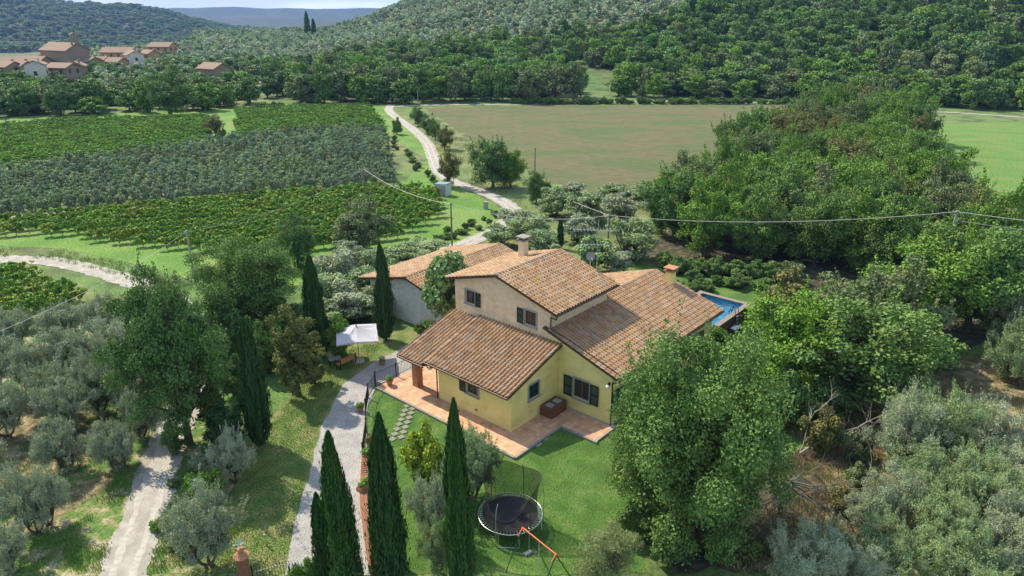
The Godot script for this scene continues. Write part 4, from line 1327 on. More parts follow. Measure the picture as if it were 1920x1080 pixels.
	# retaining wall along the drive with a brick coping
	var line := smooth([Vector2(-8.01, -32.79), Vector2(-7.77, -31.27), Vector2(-7.38, -29.10), Vector2(-6.75, -26.79), Vector2(-6.10, -24.58)], 10)
	o = thing("garden_wall", "low wall with a worn brick top between the drive and the lawn", "wall", Vector3.ZERO)
	var core := Geo.new()
	for i in line.size() - 1:
		var a: Vector2 = line[i]; var b: Vector2 = line[i + 1]
		var d: Variant = b - a
		core.box(Vector3((a.x + b.x) / 2, 0.2, (a.y + b.y) / 2), Vector3(d.length() + 0.02, 0.4, 0.36), Basis(Vector3.UP, atan2(-d.y, d.x)))
	put("core", core, M.mortar, o)
	var along := 0.0; var total := 0.0
	for i in line.size() - 1:
		var a: Vector2 = line[i]; var b: Vector2 = line[i + 1]
		var d: Variant = b - a
		var k := maxi(1, int(round(d.length() / 0.13)))
		for j in k:
			for side in [-1, 1]:
				var p: Vector2 = a + d * ((j + 0.5) / k) + d.orthogonal().normalized() * 0.095 * side
				var g := Geo.new()
				g.box(Vector3.ZERO, Vector3(0.115, 0.05, 0.18), Basis(Vector3.UP, atan2(-d.y, d.x) + rng.randf_range(-0.03, 0.03)))
				put("brick", g, M.brick, o, Vector3(p.x, 0.425 + rng.randf() * 0.006, p.y))
	# railings
	railing("black iron railing along the patio edge above the drive", [Vector3(-8.98, 0.10, -41.34), Vector3(-7.81, 0.10, -42.51), Vector3(-6.73, 0.10, -43.91)], 0.95)
	railing("black iron railing stepping down beside the lawn and drive", [Vector3(-8.98, 0.10, -41.19), Vector3(-9.17, 0.05, -39.75), Vector3(-8.99, 0.00, -37.90), Vector3(-8.54, 0.00, -35.76), Vector3(-8.23, 0.00, -33.19)], 0.95)
	# transformer hut and meter post by the road
	o = thing("utility_hut", "small white utility hut with a blue grey lid by the gravel road", "hut", Vector3(-9.30, 0.00, -93.98), -28)
	var hut := Geo.new()
	hut.box(Vector3(0, 0.8, 0), Vector3(1.75, 1.6, 1.3))
	put("wall", hut, M.hut_wall, o)
	var lid := Geo.new()
	lid.box(Vector3(0, 1.64, 0), Vector3(1.9, 0.08, 1.45), Basis(Vector3(0, 0, 1), 0.05))
	put("roof", lid, M.hut_roof, o)
	for x in [-0.45, 0.45]:
		var dr := Geo.new()
		dr.box(Vector3(x, 0.75, 0.66), Vector3(0.8, 1.35, 0.03))
		put("door", dr, M.concrete, o)
	o = thing("meter_cabinet", "narrow grey meter cabinet on the grass bank inside the road bend", "cabinet", Vector3(-3.28, 0.00, -86.71), -20)
	var mc := Geo.new()
	mc.box(Vector3(0, 0.45, 0), Vector3(0.5, 0.9, 0.3)); mc.box(Vector3(0, 0.93, 0), Vector3(0.58, 0.05, 0.38))
	put("body", mc, M.concrete, o)
	# white sheets among the left olives
	n = 0
	for q in [Vector3(-30.65, 0.35, -44.63), Vector3(-27.53, 0.35, -46.33)]:
		var g := Geo.new()
		var w := noise(1.6, 3, 9 + n)
		for i in 10:
			for k in 6:
				var P := func(a: int, b: int) -> Vector3: return Vector3(a * 0.13 - 0.65, 0.14 * w.get_noise_2d(a * 0.4, b * 0.4), b * 0.13 - 0.4)
				g.quad(P.call(i, k), P.call(i + 1, k), P.call(i + 1, k + 1), P.call(i, k + 1))
		var e := thing("white_sheet", ["crumpled white sheet over a stack among the left olive trees", "crumpled white sheet beside the dark oak left of the drive"][n], "sheet", q * Vector3(1, 0, 1), 20)
		put("sheet", g, M.white_sheet, e, Vector3(0, 0.4, 0))
		var c := Geo.new()
		c.box(Vector3(0, 0.15, 0), Vector3(1.1, 0.34, 0.6))
		put("stack", c, M.wood_dark, e)
		n += 1
	# fallen log under the olive
	var lg := Geo.new()
	lg.tube([Vector3(11.37, 0.10, -67.30), Vector3(12.61, 0.12, -67.08)], [0.1, 0.08], 7)
	tag(put("fallen_log", lg, M.dead_wood), "pale fallen log lying under the olive behind the farmhouse", "log")

func branch(g: Geo, p: Vector3, d: Vector3, length: float, thick: float, depth: int) -> void:
	var q := p
	var pts := [p]; var rad := [thick]
	for k in 4:
		d = (d + some_dir() * 0.28).normalized()
		q += d * length / 4
		pts.append(q); rad.append(thick * (1 - 0.2 * (k + 1)))
	g.tube(pts, rad, 5, false)
	if depth > 0:
		for k in 3 + int(rng.randf() * 2):
			var i := 1 + rng.randi() % 4
			branch(g, pts[i], (d + some_dir() * 0.85).normalized(), length * rng.randf_range(0.45, 0.75), thick * 0.5, depth - 1)

func make_dead_trees() -> void:
	rng.seed = 404
	var fan := Geo.new()
	var hub: Vector3 = Vector3(13.30, 1.90, -28.48)
	for k in 13:
		var a := deg_to_rad(-35.0 + k * 16.0)
		branch(fan, hub + some_dir() * 0.15, Vector3(cos(a), -0.52 + rng.randf_range(-0.1, 0.25), sin(a)).normalized(), rng.randf_range(2.4, 3.6), 0.05, 2)
	fan.tube([hub - Vector3(0.2, 2.0, 0.1), hub], [0.16, 0.1], 7)
	tag(put("fallen_branches", fan, M.bare_wood), "dark leafless branches fanning down from a broken trunk right of the huge tree", "dead tree")
	for q in [["pale dead tree with bare forked branches standing behind the big walnut", Vector3(16.12, 0.00, -33.70), Vector3(0.1, 1, -0.1), 2.6, 0.055, 3], ["long pale dead branch leaning over the scrub towards the grey olives", Vector3(15.91, 0.30, -33.26), Vector3(1.0, 0.36, -0.1), 3.6, 0.06, 3]]:
		rng.seed = hash(q[0])
		var g := Geo.new()
		branch(g, q[1] * 1.0, (q[2] as Vector3).normalized(), q[3], q[4], q[5])
		tag(put("dead_branches" if q[5] == 4 else "dead_tree", g, M.dead_wood), q[0], "dead tree")

# ---------------------------------------------------------------- planting
func make_protos() -> void:
	grow("oak_big", 2, 10.0, 0.2, 4.6, 190, 0.23, 80000, 0.15, 0.1, 0.55, 1, 1.0, 26, 120)
	grow("oak_tall", 1, 10.0, 1.1, 4.3, 180, 0.22, 70000, 0.16, 0.11, 0.55, 1, 1.0, 24, 120)
	grow("oak", 4, 9.0, 0.2, 4.0, 110, 0.27, 18000, 0.24, 0.16, 0.6, 1, 1.0, 20, 60)
	grow("oak_far", 4, 9.0, 0.0, 4.0, 44, 0.34, 2600, 0.6, 0.42, 0.7)
	grow("olive", 4, 4.0, 0.45, 2.1, 100, 0.23, 24000, 0.16, 0.037, 0.4, 3, 1.0, 16, 150)
	grow("olive_mid", 3, 4.0, 0.3, 2.1, 40, 0.3, 4200, 0.36, 0.09, 0.5, 2)
	grow("olive_far", 4, 4.0, 0.1, 2.2, 16, 0.4, 420, 0.75, 0.3, 0.7)
	grow("grove", 4, 2.5, 0.15, 0.85, 26, 0.36, 1100, 0.24, 0.075, 0.6)
	grow("olive_bush", 3, 4.0, 0.0, 2.3, 150, 0.19, 34000, 0.13, 0.033, 0.4, 3, 1.0, 18, 260)
	grow("shrub", 4, 2.0, 0.05, 1.2, 46, 0.32, 9000, 0.13, 0.075, 0.6, 3)
	grow("fig", 1, 5.0, 0.8, 2.6, 60, 0.26, 3600, 0.3, 0.26, 0.7)
	grow("tamarisk", 2, 3.0, 0.1, 2.0, 70, 0.26, 16000, 0.2, 0.022, 0.5, 4)
	grow("conifer", 2, 5.0, 0.2, 1.6, 90, 0.24, 14000, 0.17, 0.07, 0.7)
	grow_cypress("cypress", 3, 8.0, 0.85, 30000, 0.24, 0.065)
	grow_cypress("cypress_small", 1, 8.0, 0.85, 2600, 0.6, 0.2)
	protos.vine = []
	for k in 4:
		rng.seed = 900 + k
		var cl := []
		for i in 12: cl.append([Vector3(-0.75 + i * 0.136, rng.randf_range(0.65, 1.35), rng.randf_range(-0.08, 0.08)), rng.randf_range(0.2, 0.3)])
		for i in 4: cl.append([Vector3(rng.randf_range(-0.7, 0.7), rng.randf_range(1.4, 1.65), rng.randf_range(-0.15, 0.15)), 0.16])
		var g := Geo.new()
		leaves(g, cl, 620, 0.2, 0.17, 0.6, 0.15)
		var w := Geo.new()
		w.tube([Vector3(0, -0.1, 0), Vector3(0.03, 0.5, 0), Vector3(-0.02, 1.0, 0)], [0.04, 0.035, 0.025], 5)
		protos.vine.append([w.mesh(), g.mesh(), 1.8, 0.8])

func flat_spots(poly: Array, step: float, jitter: float, h0: float, h1: float, r0: float, r1: float, step2 := 0.0, turn := 0.0, yaw := false) -> Array:
	var out := []
	for p in inside(PackedVector2Array(poly), step, jitter, step2, turn):
		var s := [p.x, height(p.x, p.y) - 0.05, p.y, rng.randf_range(h0, h1), rng.randf_range(r0, r1)]
		if yaw: s.append(-turn + (PI if rng.randf() < 0.5 else 0.0))
		out.append(s)
	return out

func polar_spots(step: float, a0: float, a1: float, r0: float, r1: float, keep: Callable, h0: float, h1: float, rr0: float, rr1: float) -> Array:
	var out := []
	var r := r0
	while r < r1:
		var da := rad_to_deg(step / r)
		var a := a0
		while a < a1:
			var q := r + rng.randf_range(-0.42, 0.42) * step; var b := deg_to_rad(a + rng.randf_range(-0.42, 0.42) * da)
			if keep.call(rad_to_deg(b), q):
				var x := q * sin(b); var z := -q * cos(b)
				out.append([x, height(x, z) - 0.15, z, rng.randf_range(h0, h1), rng.randf_range(rr0, rr1)])
			a += da
		r += step
	return out

func make_vineyards() -> void:
	rng.seed = 11
	var a: Vector2 = Vector2(-44.61, -74.88); var b: Vector2 = Vector2(-22.41, -85.18)
	var turn := (b - a).angle()
	var spots := flat_spots([Vector2(-62.71, -78.85), Vector2(-39.50, -88.30), Vector2(-28.42, -92.50), Vector2(-19.75, -95.50), Vector2(-10.33, -94.89), Vector2(-8.54, -83.45), Vector2(-12.50, -74.09), Vector2(-17.69, -70.00), Vector2(-23.90, -68.61), Vector2(-32.04, -68.61), Vector2(-39.97, -71.44), Vector2(-49.78, -74.68), Vector2(-60.02, -75.08)], 1.15, 0.08, 1.5, 1.9, 0.8, 0.9, 2.1, turn, true)
	spots += flat_spots([Vector2(-52.83, -65.03), Vector2(-44.56, -61.76), Vector2(-35.14, -54.74), Vector2(-36.47, -53.06), Vector2(-39.00, -50.95), Vector2(-40.83, -48.23)], 1.1, 0.08, 1.6, 2.0, 0.8, 0.9, 2.1, (Vector2(-36.25, -56.75) - Vector2(-40.96, -51.98)).angle(), true)
	stand(spots.slice(0), "vine", "grapevine", "leafy green grapevine in the near vineyard rows", "grapevine", "grapevines of the near vineyards", ["vine", "vine", "vine_gold"], 240, "grapevine_rows", "rows of green grapevines in the near vineyards")
	rng.seed = 12
	var far := flat_spots([Vector2(-107.68, -138.89), Vector2(-108.37, -153.93), Vector2(-102.16, -162.66), Vector2(-70.92, -168.72), Vector2(-55.50, -129.59), Vector2(-58.47, -119.49), Vector2(-73.68, -116.30), Vector2(-87.19, -110.76)], 1.2, 0.07, 1.3, 1.6, 0.85, 0.92, 2.2, (Vector2(-60.05, -138.89) - Vector2(-87.75, -124.35)).angle(), true)
	far += flat_spots([Vector2(-68.58, -181.18), Vector2(-37.58, -189.76), Vector2(-26.78, -151.70), Vector2(-40.70, -148.12), Vector2(-53.32, -138.89)], 1.2, 0.07, 1.3, 1.6, 0.85, 0.92, 2.2, (Vector2(-29.30, -161.83) - Vector2(-56.86, -150.25)).angle(), true)
	far += flat_spots([Vector2(-171.05, -288.88), Vector2(-156.82, -302.03), Vector2(-121.88, -243.98), Vector2(-139.83, -242.17)], 1.6, 0.15, 1.5, 1.9, 0.9, 1.1, 3.0, 0.0, true)
	stand(far, "vine", "grapevine", "", "", "grapevines of the far vineyards", ["vine", "vine"], 0, "far_grapevine_rows", "rows of green grapevines in the far vineyards")

func make_groves() -> void:
	rng.seed = 21
	var grove := flat_spots([Vector2(-80.07, -103.15), Vector2(-71.89, -113.26), Vector2(-64.06, -118.10), Vector2(-51.93, -136.45), Vector2(-39.99, -145.37), Vector2(-25.95, -146.73), Vector2(-20.54, -118.56), Vector2(-16.48, -99.03), Vector2(-29.00, -94.58), Vector2(-38.89, -90.21), Vector2(-50.10, -85.18), Vector2(-63.34, -79.73)], 1.4, 0.14, 2.2, 2.8, 0.85, 1.1, 2.5, (Vector2(-19.54, -98.37) - Vector2(-60.68, -81.32)).angle())
	stand(grove, "grove", "olive_tree", "small round olive tree in the dense planted grove rows", "olive tree", "olive trees of the planted grove", ["grove", "grove", "olive_green"], 220, "olive_grove", "dense rows of small grey green olive trees in the planted grove")
	rng.seed = 22
	var hill := polar_spots(5.4, -29, 22.5, 250, 690, func(a, r):
		if a < -10 and r > 620: return false
		if a > 8 and r < 296 + (a - 8) * 9: return false
		if a > 0 and r < 300: return false
		if a < -12 and r < 330 and a > -22: return false
		return hill_noise.get_noise_2d(a * 9, r * 0.7) > -0.5, 3.6, 5.2, 2.3, 3.2)
	stand(hill, "olive_far", "olive_tree", "", "", "", ["hill_olive", "hill_olive", "olive_pale", "olive_green"], 0, "hill_olive_orchard", "silvery olive orchards spread over the far hillside")

func make_woods() -> void:
	rng.seed = 31
	var wood := flat_spots([Vector2(-67.04, -199.15), Vector2(-73.21, -228.62), Vector2(-45.09, -238.64), Vector2(-10.26, -235.21), Vector2(19.99, -219.38), Vector2(18.95, -199.15), Vector2(-8.69, -197.93), Vector2(-37.23, -195.53)], 6.0, 0.4, 7.5, 11.5, 3.6, 5.2)
	wood += flat_spots([Vector2(33.45, -208.13), Vector2(50.60, -231.87), Vector2(91.08, -231.87), Vector2(116.83, -216.46), Vector2(131.29, -184.31), Vector2(124.46, -174.26), Vector2(104.76, -193.18), Vector2(81.60, -206.80), Vector2(51.38, -206.80)], 6.0, 0.4, 5.5, 9.5, 3.4, 5.0)
	wood += flat_spots([Vector2(-124.43, -168.72), Vector2(-150.19, -205.49), Vector2(-124.64, -202.91), Vector2(-96.77, -200.39), Vector2(-77.16, -202.91), Vector2(-68.25, -202.91), Vector2(-70.77, -185.38), Vector2(-86.49, -178.15), Vector2(-107.78, -174.26)], 6.0, 0.4, 5.0, 9.0, 3.0, 4.6)
	wood += polar_spots(7.0, -36, -8, 222, 335, func(a, r): return not (a > -33.5 and a < -29.5 and r > 282 and rng.randf() < 0.6) and not (a > -30.5 and a < -27 and r > 240 and r < 282), 3.2, 6.5, 2.4, 4.0)
	wood += polar_spots(6.6, -14, 10, 222, 310, func(a, r): return not (a > 4.6 and a < 8.0 and r < 262) or a > 8.0, 6.5, 11.0, 3.4, 5.0)
	wood += polar_spots(6.4, 7.5, 44, 226, 720, func(a, r): return (r < 300 + (a - 8) * 9 or a > 22.5) and not (r < 246 and a > 29.5 and a < 33) and not (a < 9 and r < 262), 5.0, 12.5, 3.0, 6.0)
	stand(wood, "oak_far", "broadleaf_tree", "green broadleaf tree in the woods along the far field edge", "tree", "trees of the woods beyond the fields", ["oak", "oak_dark", "oak", "oak_grey", "oak_fresh", "oak_fresh", "oak", "oak_grey", "oak"], 150, "woodland", "dense green woodland covering the hillside beyond the fields")
	rng.seed = 32
	var ridge_ := polar_spots(17.0, -46, -17, 1180, 2150, func(a, r): return rng.randf() < 0.9, 7.0, 13.0, 7.0, 12.0)
	stand(ridge_, "oak_far", "ridge", "", "", "", ["oak_dark", "oak_grey", "oak"], 0, "ridge_forest", "distant forest covering the long blue green ridge")
	# the dense belt right of the house
	rng.seed = 33
	var belt := flat_spots([Vector2(13.85, -68.61), Vector2(16.92, -64.26), Vector2(21.87, -62.05), Vector2(28.67, -59.30), Vector2(36.06, -60.65), Vector2(42.05, -59.30), Vector2(46.88, -58.00), Vector2(52.68, -66.29), Vector2(47.04, -68.27), Vector2(49.18, -82.26), Vector2(61.62, -106.07), Vector2(76.62, -138.89), Vector2(75.48, -149.54), Vector2(62.68, -145.37), Vector2(45.85, -127.45), Vector2(32.22, -106.07), Vector2(21.85, -88.57), Vector2(15.41, -75.69)], 4.7, 0.38, 6.0, 9.5, 3.0, 4.4)
	for s in belt:
		if s[0] > 6.0 and s[0] < 37.0 and s[2] > -66.6 + (s[0] - 9.5) * 0.47 - 0.5 - s[4] * 0.55: continue
		if s[2] < -120: s[3] *= 1.15
		tree("oak", "broadleaf_tree", "leafy broadleaf tree in the dense belt between ploughed field and pasture", "tree", s[0], s[2], s[3], s[4], ["oak", "oak", "oak_dark", "oak_fresh", "oak_grey", "oak", "oak_fresh", "oak_dry"][rng.randi() % 8], "trees of the belt right of the house")

func by_rows(list: Array, base: String) -> Array:   # labels that say which row and which place in it
	var order := ["nearest", "second", "third", "fourth", "fifth", "sixth", "seventh"]
	var nth := ["first", "second", "third", "fourth", "fifth", "sixth", "seventh", "eighth", "ninth"]
	var idx := range(list.size())
	idx.sort_custom(func(a, b): return list[a][1] > list[b][1])
	var out := []
	out.resize(list.size())
	var per := int(ceil(list.size() / 5.0))
	for r in 5:
		var row := idx.slice(r * per, (r + 1) * per)
		row.sort_custom(func(a, b): return list[a][0] < list[b][0])
		for k in row.size(): out[row[k]] = "%s, %s from the left in the %s row" % [base, nth[k], order[r]]
	return out

func make_trees() -> void:
	rng.seed = 41
	for q in [
		# kind, name, label, category, x z h r, leaves, group
		["cypress", "cypress_tree", "tall cypress left of the drive, beside the dark oak", "cypress", -14.31, -34.54, 7.78, 0.79, "cypress", ""],
		["cypress", "cypress_tree", "slender cypress behind the bronze bush left of the parasol", "cypress", -13.70, -45.41, 7.70, 0.89, "cypress", ""],
		["cypress", "cypress_tree", "cypress column between the grey parasol and the barn wall", "cypress", -9.48, -48.41, 7.65, 0.74, "cypress", ""],
		["cypress", "cypress_tree", "front cypress with a split crown nearest the drive and gate", "cypress", -6.81, -22.63, 8.44, 0.75, "cypress_fresh", ""],
		["cypress", "cypress_tree", "lower bushy cypress stem leaning on the split crowned one", "cypress", -7.63, -22.91, 5.52, 0.56, "cypress", ""],
		["cypress", "cypress_tree", "broad dark cypress in the middle of the three at the front", "cypress", -5.00, -23.06, 8.96, 0.78, "cypress", ""],
		["cypress", "cypress_tree", "tallest pointed front cypress beside the trampoline", "cypress", -2.16, -23.21, 9.51, 0.63, "cypress_fresh", ""],
		["cypress_small", "cypress_tree", "small lone cypress behind the upper roof ridge", "cypress", 5.02, -70.71, 3.40, 0.39, "cypress", ""],
		["oak_big", "walnut_tree", "huge rounded green tree covering the right end of the lawn", "tree", 8.59, -27.15, 10.74, 4.26, "oak", ""],
		["oak_big", "walnut_tree", "lower spreading tree merging with the huge tree's left skirt", "tree", 6.72, -28.70, 7.71, 2.39, "oak", ""],
		["oak_tall", "oak_tree", "tall dark oak at the left between track and drive", "tree", -18.47, -34.65, 10.39, 3.42, "oak_dark", ""],
		["oak_big", "oak_tree", "rounded oak behind the first cypress, left of the parasol", "tree", -20.10, -49.65, 8.23, 3.98, "oak", ""],
		["oak", "oak_tree", "bushy tree at the upper left of the dark oak by the track", "tree", -25.21, -47.32, 5.46, 2.31, "oak_grey", ""],
		["oak", "oak_tree", "dark tree at the corner of the near vineyard", "tree", -20.72, -65.03, 5.23, 2.24, "oak_dark", ""],
		["oak", "oak_tree", "grey green tree beside the vineyard and wooden pole", "tree", -15.70, -70.00, 5.54, 3.38, "oak_grey", ""],
		["fig", "fig_tree", "fig tree with large pale leaves between barn and farmhouse", "tree", -4.48, -48.23, 7.63, 2.88, "fig", ""],
		["fig", "fig_tree", "bright leaved fig tree behind the television aerial", "tree", 7.68, -63.21, 3.89, 2.50, "fig", ""],
		["conifer", "bronze_bush", "bronze green conifer bush in front of the slender cypress", "bush", -13.74, -40.11, 6.57, 1.84, "bronze", ""],
		["conifer", "bronze_bush", "low green bush at the foot of the bronze conifer", "bush", -13.11, -41.66, 3.13, 1.22, "bronze", ""],
		["conifer", "dark_shrub", "dark bushy shrub beside the tall cypress left of the drive", "shrub", -15.92, -33.96, 3.76, 1.47, "cypress", ""],
		["shrub", "laurel_bush", "fresh green laurel bush left of the parasol", "bush", -12.41, -45.74, 3.33, 1.44, "oak_fresh", ""],
		["shrub", "laurel_bush", "small round dark bush in front of the white barn wall", "bush", -6.89, -48.98, 1.42, 0.61, "oak", ""],
		["shrub", "laurel_bush", "bright green low bush right of the white track", "bush", -15.40, -29.31, 2.32, 1.27, "oak_fresh", ""],
		["shrub", "golden_bush", "golden green bush on the lawn behind the front cypresses", "bush", -4.46, -30.37, 3.99, 1.51, "gold", ""],
		["shrub", "golden_bush", "lime green bush squeezed behind the broad front cypress", "bush", -5.99, -25.56, 2.94, 0.52, "lime", ""],
		["shrub", "rose_bush", "sparse leafy shrub growing through the iron gate", "shrub", -8.74, -23.50, 1.86, 0.72, "oak_fresh", ""],
		["oak", "roadside_tree", "bronze tinted roadside tree beside the white utility hut", "tree", -8.92, -99.03, 5.28, 1.87, "oak_dry", ""],
		["oak", "roadside_tree", "large round dark tree on the outside of the road bend", "tree", -2.71, -98.37, 7.15, 3.70, "oak_dark", ""],
		["oak", "roadside_tree", "lighter green tree at the right of the large roadside tree", "tree", -0.23, -98.37, 5.69, 2.23, "oak_fresh", ""],
		["oak", "roadside_tree", "round dark tree on the bank below the ploughed field", "tree", 3.10, -89.38, 4.44, 1.84, "oak_dark", ""],
		["oak", "roadside_tree", "topmost small tree right of the winding road", "tree", -20.46, -157.00, 4.31, 1.85, "oak", ""],
		["oak", "roadside_tree", "second small tree down the right of the winding road", "tree", -16.97, -145.37, 4.02, 1.72, "oak_dark", ""],
		["oak", "roadside_tree", "third small tree down the right of the winding road", "tree", -14.91, -138.89, 4.07, 1.44, "oak", ""],
		["oak", "roadside_tree", "lowest small tree of the file right of the winding road", "tree", -12.13, -128.51, 4.17, 1.91, "oak_dry", ""],
		["shrub", "roadside_bush", "round bush on the grass left of the winding road", "bush", -23.34, -145.37, 3.50, 1.40, "oak", ""],
		["oak", "field_tree", "lone bushy tree on the grass between the two far vineyards", "tree", -59.20, -143.37, 4.28, 2.23, "oak_dry", ""],
		["shrub", "field_tree", "small sapling in front of the lone bushy field tree", "tree", -56.12, -138.89, 2.45, 1.03, "oak_grey", ""],
		["oak", "oak_tree", "big domed oak in the hedge below the village vineyard", "tree", -82.12, -174.26, 11.29, 6.96, "oak", ""],
		["oak", "oak_tree", "tall hedge tree below the white village house", "tree", -108.42, -174.26, 7.91, 4.32, "oak_dark", ""],
		["oak", "oak_tree", "thin trunked hedge tree at the far left edge", "tree", -117.02, -174.26, 7.18, 3.82, "oak_dark", ""],
		["oak", "bright_tree", "bright lime green tree left of the wooded belt", "tree", 16.59, -75.69, 6.88, 1.86, "lime", ""],
		["oak", "bright_tree", "vivid green tree behind the huge tree, below the pool", "tree", 17.39, -40.25, 7.11, 3.50, "lime", ""],
		["oak", "oak_tree", "mottled grey green tree right of the vivid green one", "tree", 21.44, -38.91, 7.57, 4.69, "oak", ""],
		["oak", "oak_tree", "tree with a few orange leaves below the concrete pole", "tree", 25.18, -43.94, 7.83, 3.94, "oak_grey", ""],
		["oak", "oak_tree", "fresh green spreading tree under the concrete pole", "tree", 30.77, -49.65, 8.11, 4.58, "oak_fresh", ""],
		["oak", "oak_tree", "olive tinted tree right of the concrete pole", "tree", 35.17, -50.14, 8.58, 4.41, "oak", ""],
		["oak", "oak_tree", "dark tree at the right edge above the grey olives", "tree", 42.45, -55.55, 7.24, 4.19, "oak_dark", ""],
		["shrub", "dry_shrub", "dry brownish shrub at the right of the pool", "shrub", 21.88, -51.15, 4.91, 3.10, "oak_dry", ""],
		["shrub", "dry_shrub", "brownish thicket beside the dry shrub right of the pool", "shrub", 24.82, -50.14, 5.05, 2.84, "oak_grey", ""],
		["olive", "olive_tree", "olive tree on the lawn between the last two front cypresses", "olive tree", -2.06, -29.68, 4.09, 1.74, "olive_green", ""],
		["olive", "olive_tree", "silvery olive low between the broad and tallest cypresses", "olive tree", -3.70, -26.79, 3.87, 1.27, "olive", ""],
		["olive", "olive_tree", "yellowish olive at the foot of the tallest front cypress", "olive tree", -3.24, -24.58, 2.88, 0.92, "olive_green", ""],
		["tamarisk", "feathery_shrub", "feathery yellow green shrub at the bottom edge of the lawn", "shrub", 3.90, -23.80, 3.25, 1.91, "tamarisk", ""],
		["olive_bush", "olive_tree", "grey olive bush at the bottom edge right of the huge tree", "olive tree", 12.60, -23.50, 3.50, 1.95, "olive_pale", ""],
		["olive", "olive_tree", "wide olive right of the track, in front of the gate pillar", "olive tree", -13.50, -25.00, 4.21, 1.71, "olive", ""],
		["olive", "olive_tree", "thin silvery olive between track and lawn, above the green bush", "olive tree", -14.56, -31.04, 2.94, 1.24, "olive_pale", ""],
		["olive", "olive_tree", "small olive on the track verge above the green bush", "olive tree", -16.47, -31.97, 1.18, 0.85, "olive", ""],
		["olive", "olive_tree", "bright leaved small olive shrub at the right edge of the lawn verge", "olive tree", -15.92, -27.15, 1.54, 0.65, "olive_green", ""],
	]:
		tree(q[0], q[1], q[2], q[3], q[4], q[5], q[6], q[7], q[8], q[9])
	var n := 0
	var spots := []
	var labels := []
	spots = [[-23.92, -32.02, 3.12, 1.47], [-21.35, -32.21, 2.84, 1.28], [-21.07, -32.40, 2.55, 1.03], [-21.42, -35.20, 3.06, 1.28], [-26.20, -35.99, 3.31, 1.61], [-22.46, -27.15, 3.47, 1.36], [-22.28, -27.72, 3.21, 1.13], [-22.07, -24.68, 2.52, 1.16], [-31.22, -40.59, 3.94, 1.98], [-29.03, -42.25, 4.00, 2.11], [-26.09, -42.25, 4.38, 2.04], [-29.28, -35.31, 3.68, 1.83], [-28.05, -37.65, 3.65, 1.60], [-25.28, -37.96, 4.02, 1.77], [-23.64, -38.27, 2.97, 1.47], [-35.61, -45.74, 3.66, 1.89], [-33.22, -46.87, 3.51, 1.93], [-30.82, -48.23, 3.46, 2.05], [-27.06, -46.43, 3.37, 1.72], [-26.68, -29.94, 3.19, 1.60], [-33.41, -40.25, 3.81, 1.86]]
	labels = by_rows(spots, "grey green olive left of the white track")
	n = 0
	for q in spots:
		var p: Array = q
		tree("olive", "olive_tree", labels[n], "olive tree", p[0], p[1], p[2], p[3], ["olive", "olive", "olive_pale", "olive"][n % 4], "olive trees of the old orchard left of the track")
		n += 1
	spots = [[5.18, -83.45, 3.94, 2.31], [8.83, -81.09, 3.85, 2.50], [12.60, -78.85, 4.20, 2.43], [2.30, -73.32, 3.38, 2.28], [-1.13, -71.44, 2.91, 2.01], [7.20, -73.32, 3.20, 2.06], [11.74, -67.27, 4.41, 2.42], [2.80, -67.93, 3.18, 2.03], [0.30, -75.69, 3.05, 2.00], [-8.61, -67.93, 2.02, 2.14], [-10.10, -65.03, 2.44, 2.06], [-15.75, -61.34, 3.25, 2.05], [-13.06, -62.77, 2.79, 1.79], [-15.50, -56.15, 2.90, 1.81], [-12.84, -52.19, 3.20, 2.20], [-12.42, -56.75, 3.17, 1.82], [-16.26, -53.83, 2.12, 1.31], [-16.14, -66.61, 2.32, 1.58], [-14.48, -50.14, 2.68, 1.64], [-11.13, -52.19, 2.53, 1.53], [9.85, -63.21, 2.23, 1.51], [16.62, -89.94, 2.46, 2.34], [13.16, -89.94, 2.81, 2.34], [8.01, -90.49, 2.82, 2.08]]
	labels = by_rows(spots, "soft grey olive behind barn and farmhouse")
	n = 0
	for q in spots:
		var p: Array = q
		tree("olive_mid", "olive_tree", labels[n], "olive tree", p[0], p[1], p[2], p[3] * 1.3, ["olive_green", "olive_green", "olive"][n % 3], "olive trees behind barn and farmhouse")
		n += 1
	spots = [[21.03, -32.21, 4.75, 2.25], [23.61, -32.70, 4.79, 2.42], [25.35, -32.21, 3.96, 1.98], [20.55, -28.70, 4.01, 2.06], [17.69, -27.15, 3.61, 1.73], [22.33, -27.72, 3.65, 2.14], [24.77, -28.70, 3.42, 1.81], [19.05, -25.07, 3.75, 1.98], [21.59, -24.58, 3.85, 1.95], [15.89, -23.95, 3.12, 1.69], [37.23, -48.23, 5.33, 2.16], [33.31, -41.66, 4.64, 2.08], [29.50, -33.19, 4.67, 1.73], [18.90, -23.21, 3.08, 1.98], [14.27, -22.91, 2.79, 1.31], [23.82, -37.04, 3.61, 1.58], [16.68, -27.15, 2.14, 1.25], [14.28, -25.07, 2.06, 1.17]]
	labels = by_rows(spots, "overgrown silvery olive in the lower right scrub")
	n = 0
	for q in spots:
		var p: Array = q
		tree("olive_bush", "olive_tree", labels[n], "olive tree", p[0], p[1], p[2], p[3], ["olive", "olive_green", "olive_pale", "olive_green"][n % 4], "overgrown olives of the lower right scrub")
		n += 1
